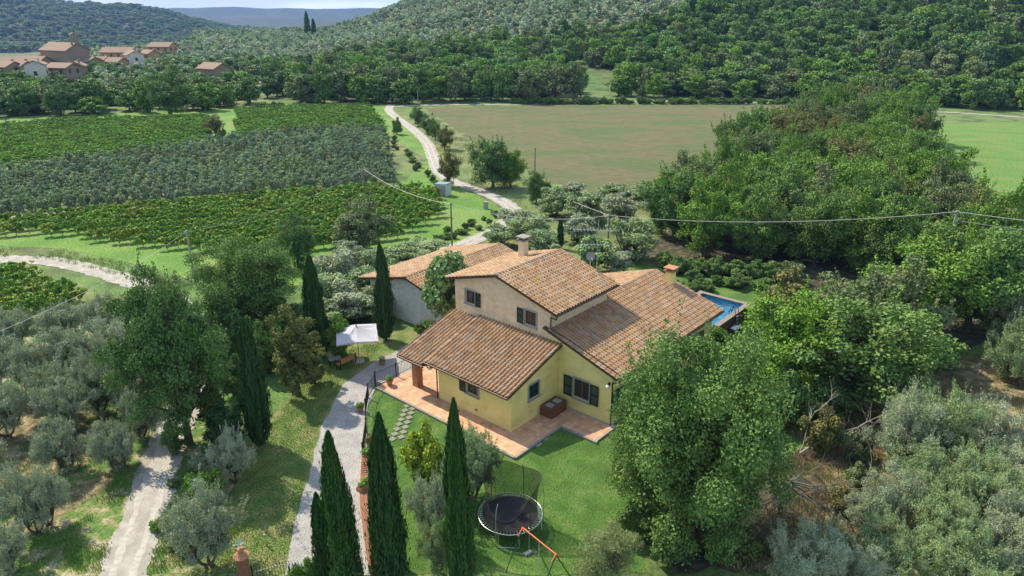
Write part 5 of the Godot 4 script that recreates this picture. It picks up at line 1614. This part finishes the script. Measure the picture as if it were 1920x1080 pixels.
	for q in [[5.50, -26.79, 1.98, 0.99, "oak"], [7.21, -25.40, 2.64, 1.18, "oak_dark"], [9.33, -25.23, 3.06, 1.29, "oak"], [15.69, -43.16, 2.42, 1.44, "oak"], [14.85, -46.87, 2.14, 1.16, "oak_fresh"], [17.84, -46.43, 2.54, 1.73, "oak"], [18.67, -37.04, 3.26, 1.74, "oak_dark"], [25.50, -40.95, 3.10, 1.72, "oak_dark"], [29.62, -43.94, 2.85, 1.83, "oak"], [-17.80, -36.45, 2.88, 1.10, "cypress"], [-18.81, -33.70, 2.07, 0.89, "oak_dark"], [-17.91, -40.25, 3.06, 1.36, "oak_dark"], [-16.60, -43.16, 3.98, 1.44, "oak"], [-16.67, -46.43, 3.16, 1.34, "oak_dark"], [-16.47, -32.70, 1.53, 0.72, "oak_dark"], [16.37, -36.45, 3.92, 1.87, "oak_dark"], [17.17, -33.70, 3.08, 1.32, "oak_dry"], [22.32, -41.66, 3.13, 1.75, "oak_dark"], [13.65, -50.14, 1.80, 1.07, "oak"], [-14.95, -26.08, 1.36, 0.68, "oak_fresh"], [-21.07, -47.32, 3.82, 1.79, "oak_dark"], [-19.43, -46.00, 3.75, 1.52, "oak_dark"], [-17.64, -49.65, 3.74, 1.70, "oak_dark"], [-20.43, -43.16, 3.59, 1.44, "oak_dark"], [17.89, -30.37, 1.63, 0.98, "oak_grey"], [14.76, -65.03, 1.63, 1.24, "oak"], [15.92, -63.21, 1.81, 1.41, "oak_dark"], [17.43, -63.21, 1.70, 1.41, "oak"], [19.04, -62.62, 1.80, 1.50, "oak_dark"], [20.63, -62.05, 1.78, 1.48, "oak"], [22.19, -61.48, 1.98, 1.47, "oak_dark"], [23.82, -61.20, 1.97, 1.56, "oak"], [25.34, -60.65, 2.06, 1.55, "oak_grey"], [16.57, -60.65, 1.29, 1.07, "oak_dark"], [20.07, -59.30, 1.42, 1.14, "oak_dark"], [22.03, -58.00, 1.70, 1.31, "oak"], [18.88, -33.19, 2.05, 1.17, "oak_grey"], [16.34, -28.70, 1.74, 1.04, "oak_dry"]]:
		tree("shrub", "undergrowth_bush", "leafy green bush filling in below the larger trees", "bush", q[0], q[1], q[2], q[3], q[4], "bushes below the larger trees")
	# two cypresses on the skyline
	for q in [[-15.15, 545.0, 17.0, 2.2, "taller cypress of the pair on the skyline"], [-14.7, 552.0, 12.5, 2.0, "shorter cypress of the pair on the skyline"]]:
		var x: float = q[1] * sin(deg_to_rad(q[0])); var z: float = -q[1] * cos(deg_to_rad(q[0]))
		tree("cypress_small", "cypress_tree", q[4], "cypress", x, z, q[2], q[3], "cypress", "", 0, height(x, z) - 0.3)
	# hedge rows of shrubs beside roads and banks
	rng.seed = 47
	for e in [[Vector2(-67.43, -187.54), Vector2(-35.39, -185.38), 26, 1.6], [Vector2(0.00, -196.72), Vector2(80.67, -196.72), 64, 1.8], [Vector2(-23.30, -138.89), Vector2(-10.96, -99.03), 14, 0.9], [Vector2(-3.69, -78.85), Vector2(-11.06, -70.00), 12, 0.9], [Vector2(-117.94, -178.15), Vector2(-120.64, -172.37), 4, 1.6], [Vector2(-1.97, -84.68), Vector2(-3.34, -77.77), 6, 0.7], [Vector2(10.12, -56.75), Vector2(22.42, -60.65), 12, 1.0], [Vector2(-24.44, -43.94), Vector2(-21.61, -36.45), 5, 0.8], [Vector2(-17.31, -31.27), Vector2(-15.54, -25.73), 6, 0.7], [Vector2(21.89, -43.16), Vector2(26.18, -40.25), 8, 1.0]]:
		for k in e[2]:
			var p: Vector2 = (e[0] as Vector2).lerp(e[1], (k + rng.randf()) / e[2]) + Vector2(rng.randf_range(-1, 1), rng.randf_range(-1, 1)) * 0.8
			tree("shrub", "hedge_shrub", "low green hedge shrub along a road or field edge", "shrub", p.x, p.y, e[3] * rng.randf_range(0.7, 1.3), e[3] * rng.randf_range(0.6, 1.0), ["oak", "oak_dark", "oak_fresh", "oak_grey"][rng.randi() % 4], "shrubs along the roads and field edges")

func near_line(p: Vector2, line: Array) -> float:
	var best := 1e9
	for q in line: best = minf(best, p.distance_to(q))
	return best

func make_grass() -> void:
	var track_line := smooth([Vector2(-27.60, -54.62), Vector2(-25.86, -52.19), Vector2(-22.80, -46.43), Vector2(-20.89, -40.95), Vector2(-20.08, -36.45), Vector2(-19.24, -32.70), Vector2(-18.22, -29.10), Vector2(-17.46, -26.08), Vector2(-16.93, -23.95), Vector2(-16.22, -21.54)], 12)
	var tuft := func(n: int, h: float, sd: int) -> ArrayMesh:
		rng.seed = sd
		var g := Geo.new()
		for i in n:
			var d := Vector3(rng.randf_range(-1, 1), 0, rng.randf_range(-1, 1))
			var t := (Vector3.UP + d * 0.5).normalized()
			var f := rng.randf_range(0.7, 1.3)
			g.col = Color(f * rng.randf_range(0.9, 1.25), f, f * 0.9)
			g.leaf(d * 0.14 + t * h * 0.45, t, t.cross(some_dir()).normalized(), h * rng.randf_range(0.6, 1.2), 0.03)
		return g.mesh()
	for e in [["verge_grass", "rough green grass on the verges beside the white track", "grass", 14, 0.16, [[Vector2(-20.97, -36.45), Vector2(-19.80, -37.04), Vector2(-17.83, -24.58), Vector2(-21.12, -24.58)], [Vector2(-18.21, -33.70), Vector2(-12.89, -27.15), Vector2(-15.02, -24.58), Vector2(-16.90, -24.58)]], 0.2],
			["bank_grass", "tall weedy grass on the bank above the left road", "grass", 12, 0.3, [[Vector2(-56.29, -71.44), Vector2(-46.44, -70.00), Vector2(-33.48, -63.51), Vector2(-24.84, -56.75), Vector2(-31.24, -58.64), Vector2(-38.40, -63.21), Vector2(-45.60, -66.78), Vector2(-53.95, -68.10)]], 0.45],
			["orchard_grass", "tufted grass under the old olive orchard", "grass", 12, 0.15, [[Vector2(-36.48, -43.16), Vector2(-25.59, -46.43), Vector2(-20.88, -37.65), Vector2(-21.12, -24.58), Vector2(-23.94, -24.58)]], 0.3],
			["scrub_weeds", "low green weeds in the dry scrub", "oak_grey", 9, 0.35, [[Vector2(16.73, -35.31), Vector2(24.09, -41.66), Vector2(38.77, -46.43), Vector2(23.47, -24.58), Vector2(10.79, -24.58)]], 0.5],
			["scrub_grass", "dry straw coloured grass of the lower right scrub", "straw", 14, 0.3, [[Vector2(15.11, -34.23), Vector2(24.81, -43.16), Vector2(40.03, -48.23), Vector2(23.47, -24.58), Vector2(9.86, -24.58)]], 0.28],
			["lawn_grass", "short mown grass blades of the garden lawn", "turf", 12, 0.04, [[Vector2(-7.67, -33.19), Vector2(-8.33, -36.45), Vector2(-8.54, -40.25), Vector2(-8.05, -40.59), Vector2(0.06, -33.19), Vector2(2.85, -36.27), Vector2(4.77, -34.98), Vector2(7.78, -32.21), Vector2(6.16, -27.72), Vector2(5.87, -24.58), Vector2(-5.63, -24.58)]], 0.15],
			["yard_grass", "mown grass of the yard beside the drive", "grass", 10, 0.07, [[Vector2(-13.14, -24.58), Vector2(-14.45, -33.19), Vector2(-14.17, -41.66), Vector2(-12.79, -46.43), Vector2(-9.61, -48.23), Vector2(-10.15, -44.74), Vector2(-11.42, -42.03), Vector2(-11.44, -36.45), Vector2(-10.96, -31.73), Vector2(-9.97, -24.58)]], 0.16],
			["road_grass", "long grass along the winding road below the ploughed field", "grass", 9, 0.4, [[Vector2(-25.80, -175.22), Vector2(-20.64, -175.22), Vector2(-8.35, -140.15), Vector2(0.00, -109.96), Vector2(4.15, -89.94), Vector2(1.64, -84.68), Vector2(-2.20, -95.81), Vector2(-9.01, -107.98), Vector2(-12.23, -123.35), Vector2(-17.07, -143.37)]], 0.8]]:
		var mesh: ArrayMesh = tuft.call(e[3], e[4], 61)
		var pl := []; var co := []
		for poly in e[5]:
			for p in inside(PackedVector2Array(poly), e[6], 0.5):
				if near_line(p, track_line) < 1.05: continue
				if e[4] > 0.1 and hill_noise.get_noise_2d(p.x * 50, p.y * 50) < -0.12: continue
				pl.append(Transform3D(Basis(Vector3.UP, rng.randf() * TAU).scaled(Vector3.ONE * rng.randf_range(0.6, 1.4)), Vector3(p.x, 0.0, p.y)))
				var f := rng.randf_range(0.75, 1.2)
				co.append(Color(f, f * rng.randf_range(0.9, 1.0), f))
		tag(many(e[0], mesh, pl, co, M[e[2]]), e[1])

func make_fields() -> void:
	patch("meadow", "bright mown meadow between the left road and the near vineyard", [Vector2(-64.55, -78.85), Vector2(-39.50, -88.30), Vector2(-20.11, -97.40), Vector2(-15.60, -102.44), Vector2(-14.29, -118.56), Vector2(-25.73, -146.73), Vector2(-34.15, -190.89), Vector2(-31.49, -190.89), Vector2(-17.60, -138.89), Vector2(-11.92, -106.07), Vector2(-4.30, -93.38), Vector2(-0.32, -83.45), Vector2(-3.56, -75.69), Vector2(-8.65, -68.27), Vector2(-15.91, -62.05), Vector2(-24.38, -56.75), Vector2(-26.76, -59.30), Vector2(-33.76, -64.11), Vector2(-46.86, -70.71), Vector2(-59.65, -72.18)], 0.012, M.meadow)
	patch("far_meadow", "grass strip round the far vineyards", [Vector2(-128.70, -166.07), Vector2(-72.78, -190.89), Vector2(-34.94, -195.53), Vector2(-25.51, -146.73), Vector2(-51.51, -135.26), Vector2(-63.38, -116.74), Vector2(-80.63, -100.71)], 0.02, M.meadow, 0.6)
	patch("ploughed_field", "brown and green ploughed field beyond the farmhouse", [Vector2(-22.29, -187.54), Vector2(5.66, -193.18), Vector2(80.20, -195.53), Vector2(51.16, -140.15), Vector2(31.64, -109.96), Vector2(19.46, -93.98), Vector2(11.97, -91.63), Vector2(6.81, -99.03), Vector2(0.00, -118.56), Vector2(-7.77, -138.89), Vector2(-14.21, -160.19)], 0.024, M.plough, 0.8)
	patch("pasture", "pale green pasture at the right edge", [Vector2(83.27, -153.93), Vector2(94.76, -160.19), Vector2(125.63, -165.20), Vector2(73.40, -89.94), Vector2(56.58, -87.24), Vector2(57.72, -102.44)], 0.024, M.pasture, 0.5)
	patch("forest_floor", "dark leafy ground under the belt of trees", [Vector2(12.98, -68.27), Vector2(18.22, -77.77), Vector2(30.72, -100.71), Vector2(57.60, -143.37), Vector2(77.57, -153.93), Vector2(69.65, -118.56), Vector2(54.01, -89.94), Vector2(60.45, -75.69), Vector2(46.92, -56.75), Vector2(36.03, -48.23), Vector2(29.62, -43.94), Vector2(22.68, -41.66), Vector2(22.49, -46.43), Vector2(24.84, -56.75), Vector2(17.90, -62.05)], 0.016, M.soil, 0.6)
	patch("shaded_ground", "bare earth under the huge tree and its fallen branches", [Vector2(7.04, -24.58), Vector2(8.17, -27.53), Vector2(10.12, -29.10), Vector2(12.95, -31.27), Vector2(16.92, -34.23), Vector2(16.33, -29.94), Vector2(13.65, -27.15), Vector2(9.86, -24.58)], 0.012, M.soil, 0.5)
	patch("scrubland", "dry straw coloured scrub ground at the lower right", [Vector2(10.33, -24.58), Vector2(13.70, -28.70), Vector2(18.43, -36.45), Vector2(24.44, -42.40), Vector2(40.83, -48.23), Vector2(23.87, -24.48)], 0.008, M.dry_grass, 0.6)
	patch("orchard_ground", "patchy grass and dusty soil under the old olive orchard", [Vector2(-45.74, -53.27), Vector2(-35.96, -52.19), Vector2(-26.82, -48.23), Vector2(-22.25, -43.16), Vector2(-20.67, -37.04), Vector2(-19.76, -33.19), Vector2(-17.77, -24.45), Vector2(-23.85, -24.45)], 0.006, M.orchard, 0.4)
	patch("track_verge", "patchy grass between the white track and the yard", [Vector2(-19.54, -36.45), Vector2(-16.21, -36.45), Vector2(-14.63, -33.70), Vector2(-14.47, -30.82), Vector2(-13.56, -24.45), Vector2(-16.32, -24.45), Vector2(-17.97, -29.94)], 0.009, M.orchard, 0.3)
	patch("orchard_soil", "pale dusty soil under the old olive orchard", [Vector2(-34.85, -38.91), Vector2(-31.22, -40.59), Vector2(-24.15, -36.45), Vector2(-23.01, -33.19), Vector2(-24.77, -30.37), Vector2(-27.40, -28.70)], 0.008, M.dry_grass, 0.9)
	patch("orchard_bank", "worn soil bank in the old olive orchard", [Vector2(-24.26, -27.15), Vector2(-22.87, -29.94), Vector2(-21.61, -32.21), Vector2(-20.86, -31.04), Vector2(-21.87, -28.70), Vector2(-23.05, -26.08)], 0.012, M.dry_grass, 0.4)
	patch("vineyard_soil", "dry grass and soil round the lower left vineyard", [Vector2(-53.06, -65.34), Vector2(-45.85, -63.81), Vector2(-36.44, -58.64), Vector2(-31.77, -54.97), Vector2(-32.54, -52.19), Vector2(-36.93, -49.65), Vector2(-40.18, -47.32)], 0.012, M.dry_lawn, 0.5)
	patch("grove_soil", "pale bare soil edging the planted olive grove", [Vector2(-68.12, -83.70), Vector2(-50.91, -86.71), Vector2(-29.35, -95.81), Vector2(-15.92, -100.36), Vector2(-15.28, -98.04), Vector2(-28.50, -92.79), Vector2(-49.44, -83.94), Vector2(-64.72, -79.07)], 0.03, M.track, 0.2)
	patch("yard_lawn", "yellowish mown grass between track, drive and parasol", [Vector2(-14.08, -24.58), Vector2(-14.64, -31.27), Vector2(-15.11, -34.23), Vector2(-14.17, -41.66), Vector2(-13.79, -47.32), Vector2(-10.99, -49.17), Vector2(-4.28, -52.19), Vector2(-3.88, -46.43), Vector2(-7.66, -45.74), Vector2(-10.98, -41.66), Vector2(-11.02, -34.76), Vector2(-10.50, -29.52), Vector2(-9.86, -24.58)], 0.012, M.dry_lawn, 0.25)
	patch("lawn", "bright green garden lawn round the trampoline", [Vector2(-7.87, -32.70), Vector2(-8.45, -36.45), Vector2(-8.81, -40.59), Vector2(-8.10, -40.95), Vector2(0.09, -33.70), Vector2(2.87, -36.62), Vector2(4.94, -35.14), Vector2(10.66, -32.21), Vector2(9.96, -29.52), Vector2(6.16, -27.72), Vector2(5.87, -24.58), Vector2(-5.87, -24.58)], 0.014, M.lawn, 0.15)
	patch("pool_lawn", "shaded grass behind the swimming pool", [Vector2(11.64, -66.61), Vector2(21.98, -59.30), Vector2(22.26, -52.19), Vector2(18.41, -48.23), Vector2(15.08, -54.39), Vector2(11.93, -62.05)], 0.02, M.lawn, 0.3)
	strip("far_lane", "pale lane along the foot of the far woods", [Vector2(-31.49, -190.89), Vector2(-19.93, -194.35), Vector2(5.76, -196.72), Vector2(35.61, -202.91), Vector2(64.51, -200.39), Vector2(84.94, -193.18), Vector2(99.07, -182.21), Vector2(110.07, -178.15), Vector2(121.94, -168.72)], 1.7, 0.05, M.track, 0.3)
	strip("gravel_road", "pale gravel road winding from the woods past the hut", [Vector2(-32.22, -195.53), Vector2(-31.10, -183.26), Vector2(-26.12, -166.94), Vector2(-20.40, -150.25), Vector2(-16.16, -135.26), Vector2(-13.46, -120.91), Vector2(-11.49, -109.96), Vector2(-9.03, -103.15), Vector2(-6.01, -98.37), Vector2(-2.87, -93.68), Vector2(-0.62, -89.11), Vector2(0.20, -85.18), Vector2(-0.38, -81.79), Vector2(-1.81, -77.34), Vector2(-3.89, -73.90), Vector2(-6.14, -70.71), Vector2(-8.61, -67.93), Vector2(-10.45, -65.65)], 2.2, 0.034, M.track, 0.12)
	strip("left_lane", "pale gravel lane curving in from the left edge to the white track", [Vector2(-26.49, -53.27), Vector2(-28.90, -56.15), Vector2(-32.07, -58.90), Vector2(-38.24, -62.92), Vector2(-45.40, -66.45), Vector2(-51.23, -67.27), Vector2(-57.64, -67.27)], 2.2, 0.034, M.track, 0.12)
	strip("white_track", "white gravel track running down the left side", [Vector2(-27.60, -54.62), Vector2(-25.86, -52.19), Vector2(-22.80, -46.43), Vector2(-20.89, -40.95), Vector2(-20.08, -36.45), Vector2(-19.24, -32.70), Vector2(-18.22, -29.10), Vector2(-17.46, -26.08), Vector2(-16.93, -23.95), Vector2(-16.22, -21.54)], 2.15, 0.038, M.track, 0.12)
	strip("wheel_rut", "paler worn wheel rut along the winding gravel road", [Vector2(-32.22, -195.53), Vector2(-31.10, -183.26), Vector2(-26.12, -166.94), Vector2(-20.40, -150.25), Vector2(-16.16, -135.26), Vector2(-13.46, -120.91), Vector2(-11.49, -109.96), Vector2(-9.03, -103.15), Vector2(-6.01, -98.37), Vector2(-2.87, -93.68), Vector2(-0.62, -89.11), Vector2(0.20, -85.18), Vector2(-0.38, -81.79), Vector2(-1.81, -77.34), Vector2(-3.89, -73.90), Vector2(-6.14, -70.71), Vector2(-8.61, -67.93), Vector2(-10.45, -65.65)], 0.3, 0.044, M.rut, 0.06, -0.45)
	strip("wheel_rut", "paler worn wheel rut along the winding gravel road", [Vector2(-32.22, -195.53), Vector2(-31.10, -183.26), Vector2(-26.12, -166.94), Vector2(-20.40, -150.25), Vector2(-16.16, -135.26), Vector2(-13.46, -120.91), Vector2(-11.49, -109.96), Vector2(-9.03, -103.15), Vector2(-6.01, -98.37), Vector2(-2.87, -93.68), Vector2(-0.62, -89.11), Vector2(0.20, -85.18), Vector2(-0.38, -81.79), Vector2(-1.81, -77.34), Vector2(-3.89, -73.90), Vector2(-6.14, -70.71), Vector2(-8.61, -67.93), Vector2(-10.45, -65.65)], 0.3, 0.044, M.rut, 0.06, 0.45)
	strip("wheel_rut", "paler worn wheel rut along the white gravel track", [Vector2(-27.60, -54.62), Vector2(-25.86, -52.19), Vector2(-22.80, -46.43), Vector2(-20.89, -40.95), Vector2(-20.08, -36.45), Vector2(-19.24, -32.70), Vector2(-18.22, -29.10), Vector2(-17.46, -26.08), Vector2(-16.93, -23.95), Vector2(-16.22, -21.54)], 0.3, 0.044, M.rut, 0.06, -0.45)
	strip("wheel_rut", "paler worn wheel rut along the white gravel track", [Vector2(-27.60, -54.62), Vector2(-25.86, -52.19), Vector2(-22.80, -46.43), Vector2(-20.89, -40.95), Vector2(-20.08, -36.45), Vector2(-19.24, -32.70), Vector2(-18.22, -29.10), Vector2(-17.46, -26.08), Vector2(-16.93, -23.95), Vector2(-16.22, -21.54)], 0.3, 0.044, M.rut, 0.06, 0.45)
	patch("driveway", "pale grey gravel driveway up to the farmhouse", [Vector2(-9.94, -24.45), Vector2(-10.54, -28.70), Vector2(-10.89, -32.21), Vector2(-11.36, -37.04), Vector2(-11.23, -41.52), Vector2(-10.03, -44.10), Vector2(-8.17, -47.14), Vector2(-6.45, -48.60), Vector2(-4.80, -48.23), Vector2(-5.92, -43.94), Vector2(-8.97, -41.52), Vector2(-9.05, -38.91), Vector2(-8.71, -36.45), Vector2(-8.10, -32.70), Vector2(-7.46, -29.10), Vector2(-6.69, -26.43), Vector2(-6.08, -24.45)], 0.026, M.gravel, 0.12)

func make_lines() -> void:
	var a := pole(Vector3(-18.29, 0.00, -86.71), 5.2, "dark wooden pole above the vineyard trees", M.pole_wood)
	var b := pole(Vector3(-6.28, 0.00, -71.07), 4.8, "wooden pole standing behind the barn roof by the road", M.pole_wood)
	var c := pole(Vector3(9.42, 0.00, -66.61), 4.8, "wooden pole behind the television aerial", M.pole_wood)
	var d := pole(Vector3(35.25, 0.00, -54.62), 8.4, "concrete pole rising out of the right hand trees", M.concrete)
	var e := pole(Vector3(-29.22, 0.00, -61.20), 4.8, "grey pole at the edge of the left vineyard", M.concrete)
	pole(Vector3(3.53, 0.00, -108.37), 3.8, "thin pole at the edge of the ploughed field", M.pole_wood)
	pole(Vector3(-25.21, 0.00, -195.53), 3.9, "pale pole at the top of the winding road", M.concrete)
	pole(Vector3(88.33, 0.00, -208.13), 7.0, "white pole before the right hand woods", M.concrete)
	pole(Vector3(18.47, 0.00, -205.49), 6.2, "white pole before the middle woods", M.concrete)
	pole(Vector3(-93.21, 0.00, -132.94), 5.5, "dark pole at the left end of the far vineyard", M.pole_wood)
	cable(a, b, 0.75, 0.022, "white cable from the vineyard pole to the road pole")
	cable(b, c, 0.9, 0.022, "white cable from the road pole over the far roofs")
	cable(c, d, 0.75, 0.022, "white cable across the dark belt to the concrete pole")
	cable(d, d + (d - c) * 0.6 + Vector3(2, -1.6, 3), 0.3, 0.022, "white cable leaving the concrete pole to the right")
	cable(d - Vector3(0, 0.7, 0), d + (d - c) * 0.6 + Vector3(3, -2.6, 3), 0.3, 0.012, "thin grey cable leaving the concrete pole to the right")
	cable(a, e, 1.1, 0.008, "thin cable from the vineyard pole to the grey left pole")
	cable(e, Vector3(-31.70, 5.00, -37.38), 0.6, 0.011, "thin cable running down to the lower left")
	cable(c, c + Vector3(-1.9, 0.1, 3.0) * 0.0 + Vector3(-3.2, 0.35, -4.0), 0.02, 0.02, "short white cable end left of the aerial pole")

func make_village() -> void:
	var at := func(a: float, r: float) -> Vector2: return Vector2(r * sin(deg_to_rad(a)), -r * cos(deg_to_rad(a)))
	for q in [
		["church", "old stone church with a bell gable above the village roofs", -30.9, 345.0, 62, 9.5, 17.0, 9.0, 2.6, "stone_wall", 1, 1],
		["house", "white house with arched porch nearest the valley", -32.7, 292.0, 25, 5.6, 7.0, 7.2, 1.2, "far_white", 2, 2],
		["house", "grey stone terrace right of the white house", -31.2, 296.0, 75, 6.5, 8.5, 5.6, 1.3, "stone_wall", 2, 3],
		["house", "long orange roofed house left of the church", -32.8, 345.0, 80, 7.5, 12.0, 5.2, 1.8, "far_orange", 1, 2],
		["house", "grey house at the left edge of the village", -34.3, 318.0, 70, 7.0, 9.0, 5.4, 1.6, "stone_wall", 2, 2],
		["house", "narrow grey house behind the white house", -33.5, 318.0, 70, 6.0, 7.0, 5.4, 1.5, "stone_wall", 2, 2],
		["house", "low stone annexe right of the church", -29.6, 338.0, 60, 6.5, 8.0, 4.8, 1.5, "stone_wall", 1, 2],
		["house", "long red roofed house right of the church", -27.7, 372.0, 84, 7.5, 14.0, 6.0, 1.8, "far_orange", 2, 3],
		["house", "small white house below the long red roof", -26.9, 345.0, 40, 6.0, 7.5, 6.2, 1.6, "far_white", 2, 2],
		["house", "low tiled cottage left of the small white house", -28.0, 342.0, 70, 5.5, 7.0, 4.0, 1.4, "far_orange", 1, 2],
		["house", "orange house on the crest right of the village", -25.0, 400.0, 80, 7.5, 11.0, 5.6, 1.8, "far_orange", 2, 3],
		["house", "lone grey brown house among trees right of the hedge oak", -21.9, 272.0, 60, 7.0, 8.5, 5.0, 1.6, "stone_wall", 2, 2],
		["house", "low white outbuilding between church and long red roof", -28.9, 362.0, 70, 5.0, 7.0, 3.6, 1.2, "far_white", 1, 2],
		["house", "small stone cottage below the church front", -30.4, 318.0, 20, 5.5, 6.5, 4.6, 1.4, "stone_wall", 1, 2],
		["house", "small orange roofed house at the far left behind the others", -33.8, 352.0, 80, 6.0, 9.0, 5.0, 1.6, "far_orange", 1, 2],
		["house", "little tiled house below the crest house", -25.9, 372.0, 55, 5.5, 7.0, 4.6, 1.4, "far_orange", 1, 2],
		["house", "pale farmhouse high on the far right slope", 16.2, 540.0, 80, 9.0, 14.0, 6.0, 1.6, "far_white", 1, 2]]:
		var p: Vector2 = at.call(q[2], q[3])
		var o := far_house(q[0], q[1], p.x, p.y, q[4], q[5], q[6], q[7], q[8], M[q[9]], q[10], q[11], "buildings of the hillside village")
		if q[0] == "church":
			var g := Geo.new()
			for x in [-1.3, 0.0, 1.3]: g.box(Vector3(x, 12.6, 7.8), Vector3(0.5, 3.4, 0.7))
			g.box(Vector3(0, 14.5, 7.8), Vector3(3.4, 0.5, 0.8))
			g.prism([Vector3(-1.8, 14.75, 8.2), Vector3(1.8, 14.75, 8.2), Vector3(0, 15.7, 8.2)], Vector3(0, 0, -0.8))
			put("bell_gable", g, M.stone_wall, o)
		if q[1].begins_with("white house with"):
			var g := Geo.new()
			g.box(Vector3(-4.0, 1.7, 0), Vector3(2.5, 3.4, 5.4))
			put("porch", g, M.far_white, o)
			var r := Geo.new()
			r.box(Vector3(-4.2, 4.9, 0), Vector3(3.4, 0.25, 6.2), Basis(Vector3(0, 0, 1), 0.25))
			for z in [-2.5, 0.0, 2.5]: r.box(Vector3(-5.1, 4.0, z), Vector3(0.3, 1.6, 0.3))
			put("porch_roof", r, M.far_roof, o)
			for z in [-1.5, 1.5]:
				var w := Geo.new()
				w.box(Vector3(-5.27, 1.2, z), Vector3(0.08, 2.0, 1.5))
				w.lathe([[0.75, 0.0], [0.75, 0.04]], Vector3(-5.27, 2.2, z), 8)
				put("arch", w, M.pane, o)

func _ready() -> void:
	# camera, sky, sun, exposure
	var cam := Camera3D.new()
	cam.name = "camera"
	cam.position = Vector3(0, 23, 0)
	cam.rotation_degrees = Vector3(-21.2, 0, 0)
	cam.fov = 44.17
	cam.near = 0.5; cam.far = 20000.0
	cam.current = true
	add_child(cam)
	var sky_mat := ProceduralSkyMaterial.new()
	sky_mat.sky_top_color = Color(0.5, 0.58, 0.69)
	sky_mat.sky_horizon_color = Color(0.86, 0.89, 0.92)
	sky_mat.sky_curve = 0.12
	sky_mat.ground_horizon_color = Color(0.5, 0.56, 0.56)
	sky_mat.ground_bottom_color = Color(0.2, 0.22, 0.16)
	sky_mat.sky_energy_multiplier = 1.15
	sky_mat.sun_angle_max = 12.0
	sky_mat.sky_cover = cloud_cover()
	sky_mat.sky_cover_modulate = Color(0.85, 0.85, 0.85)
	var env := Environment.new()
	env.background_mode = Environment.BG_SKY
	env.sky = Sky.new()
	env.sky.sky_material = sky_mat
	env.tonemap_mode = Environment.TONE_MAPPER_LINEAR
	env.tonemap_exposure = 1.34
	env.sdfgi_enabled = true; env.ssao_enabled = true; env.ssil_enabled = true
	env.fog_enabled = true
	env.fog_density = 0.00014
	env.fog_light_color = Color(0.55, 0.73, 1.0)
	var we := WorldEnvironment.new()
	we.name = "environment"
	we.environment = env
	add_child(we)
	var sun := DirectionalLight3D.new()
	sun.name = "sun"
	sun.light_energy = 1.6
	sun.light_color = Color(1.0, 0.945, 0.845)
	sun.light_angular_distance = 0.5
	sun.shadow_enabled = true
	add_child(sun)
	var az := deg_to_rad(40.3); var el := deg_to_rad(47.0)
	sun.look_at_from_position(Vector3.ZERO, Vector3(cos(az) * cos(el), -sin(el), sin(az) * cos(el)), Vector3.UP)
	make_materials()
	make_ground()
	make_fields()
	rng.seed = 3
	make_house()
	make_patio()
	make_barn()
	make_pool()
	make_village()
	make_protos()
	make_vineyards()
	make_groves()
	make_woods()
	make_trees()
	rng.seed = 5
	make_parasol()
	make_bench()
	make_trampoline()
	make_swing()
	make_gate()
	make_small_things()
	make_dead_trees()
	make_lines()
	make_grass()

func cloud_cover() -> ImageTexture:
	var w := 1024; var h := 512
	var im := Image.create(w, h, false, Image.FORMAT_RGBA8)
	var f := noise(1.0, 6, 17)
	for y in h:
		for x in w:
			var up := (0.5 - (y + 0.5) / h) * PI; var a := (x + 0.5) / w * TAU
			var c := 0.0
			if up > -0.02:
				var d := Vector3(cos(a) * cos(up), sin(up), sin(a) * cos(up))
				var q := d / (d.y + 0.12)
				c = clampf((f.get_noise_3d(q.x * 0.55, 3.0, q.z * 0.55) + 0.06) * 1.9, 0, 1)
			im.set_pixel(x, y, Color(0.93, 0.94, 0.97, c))
	return ImageTexture.create_from_image(im)
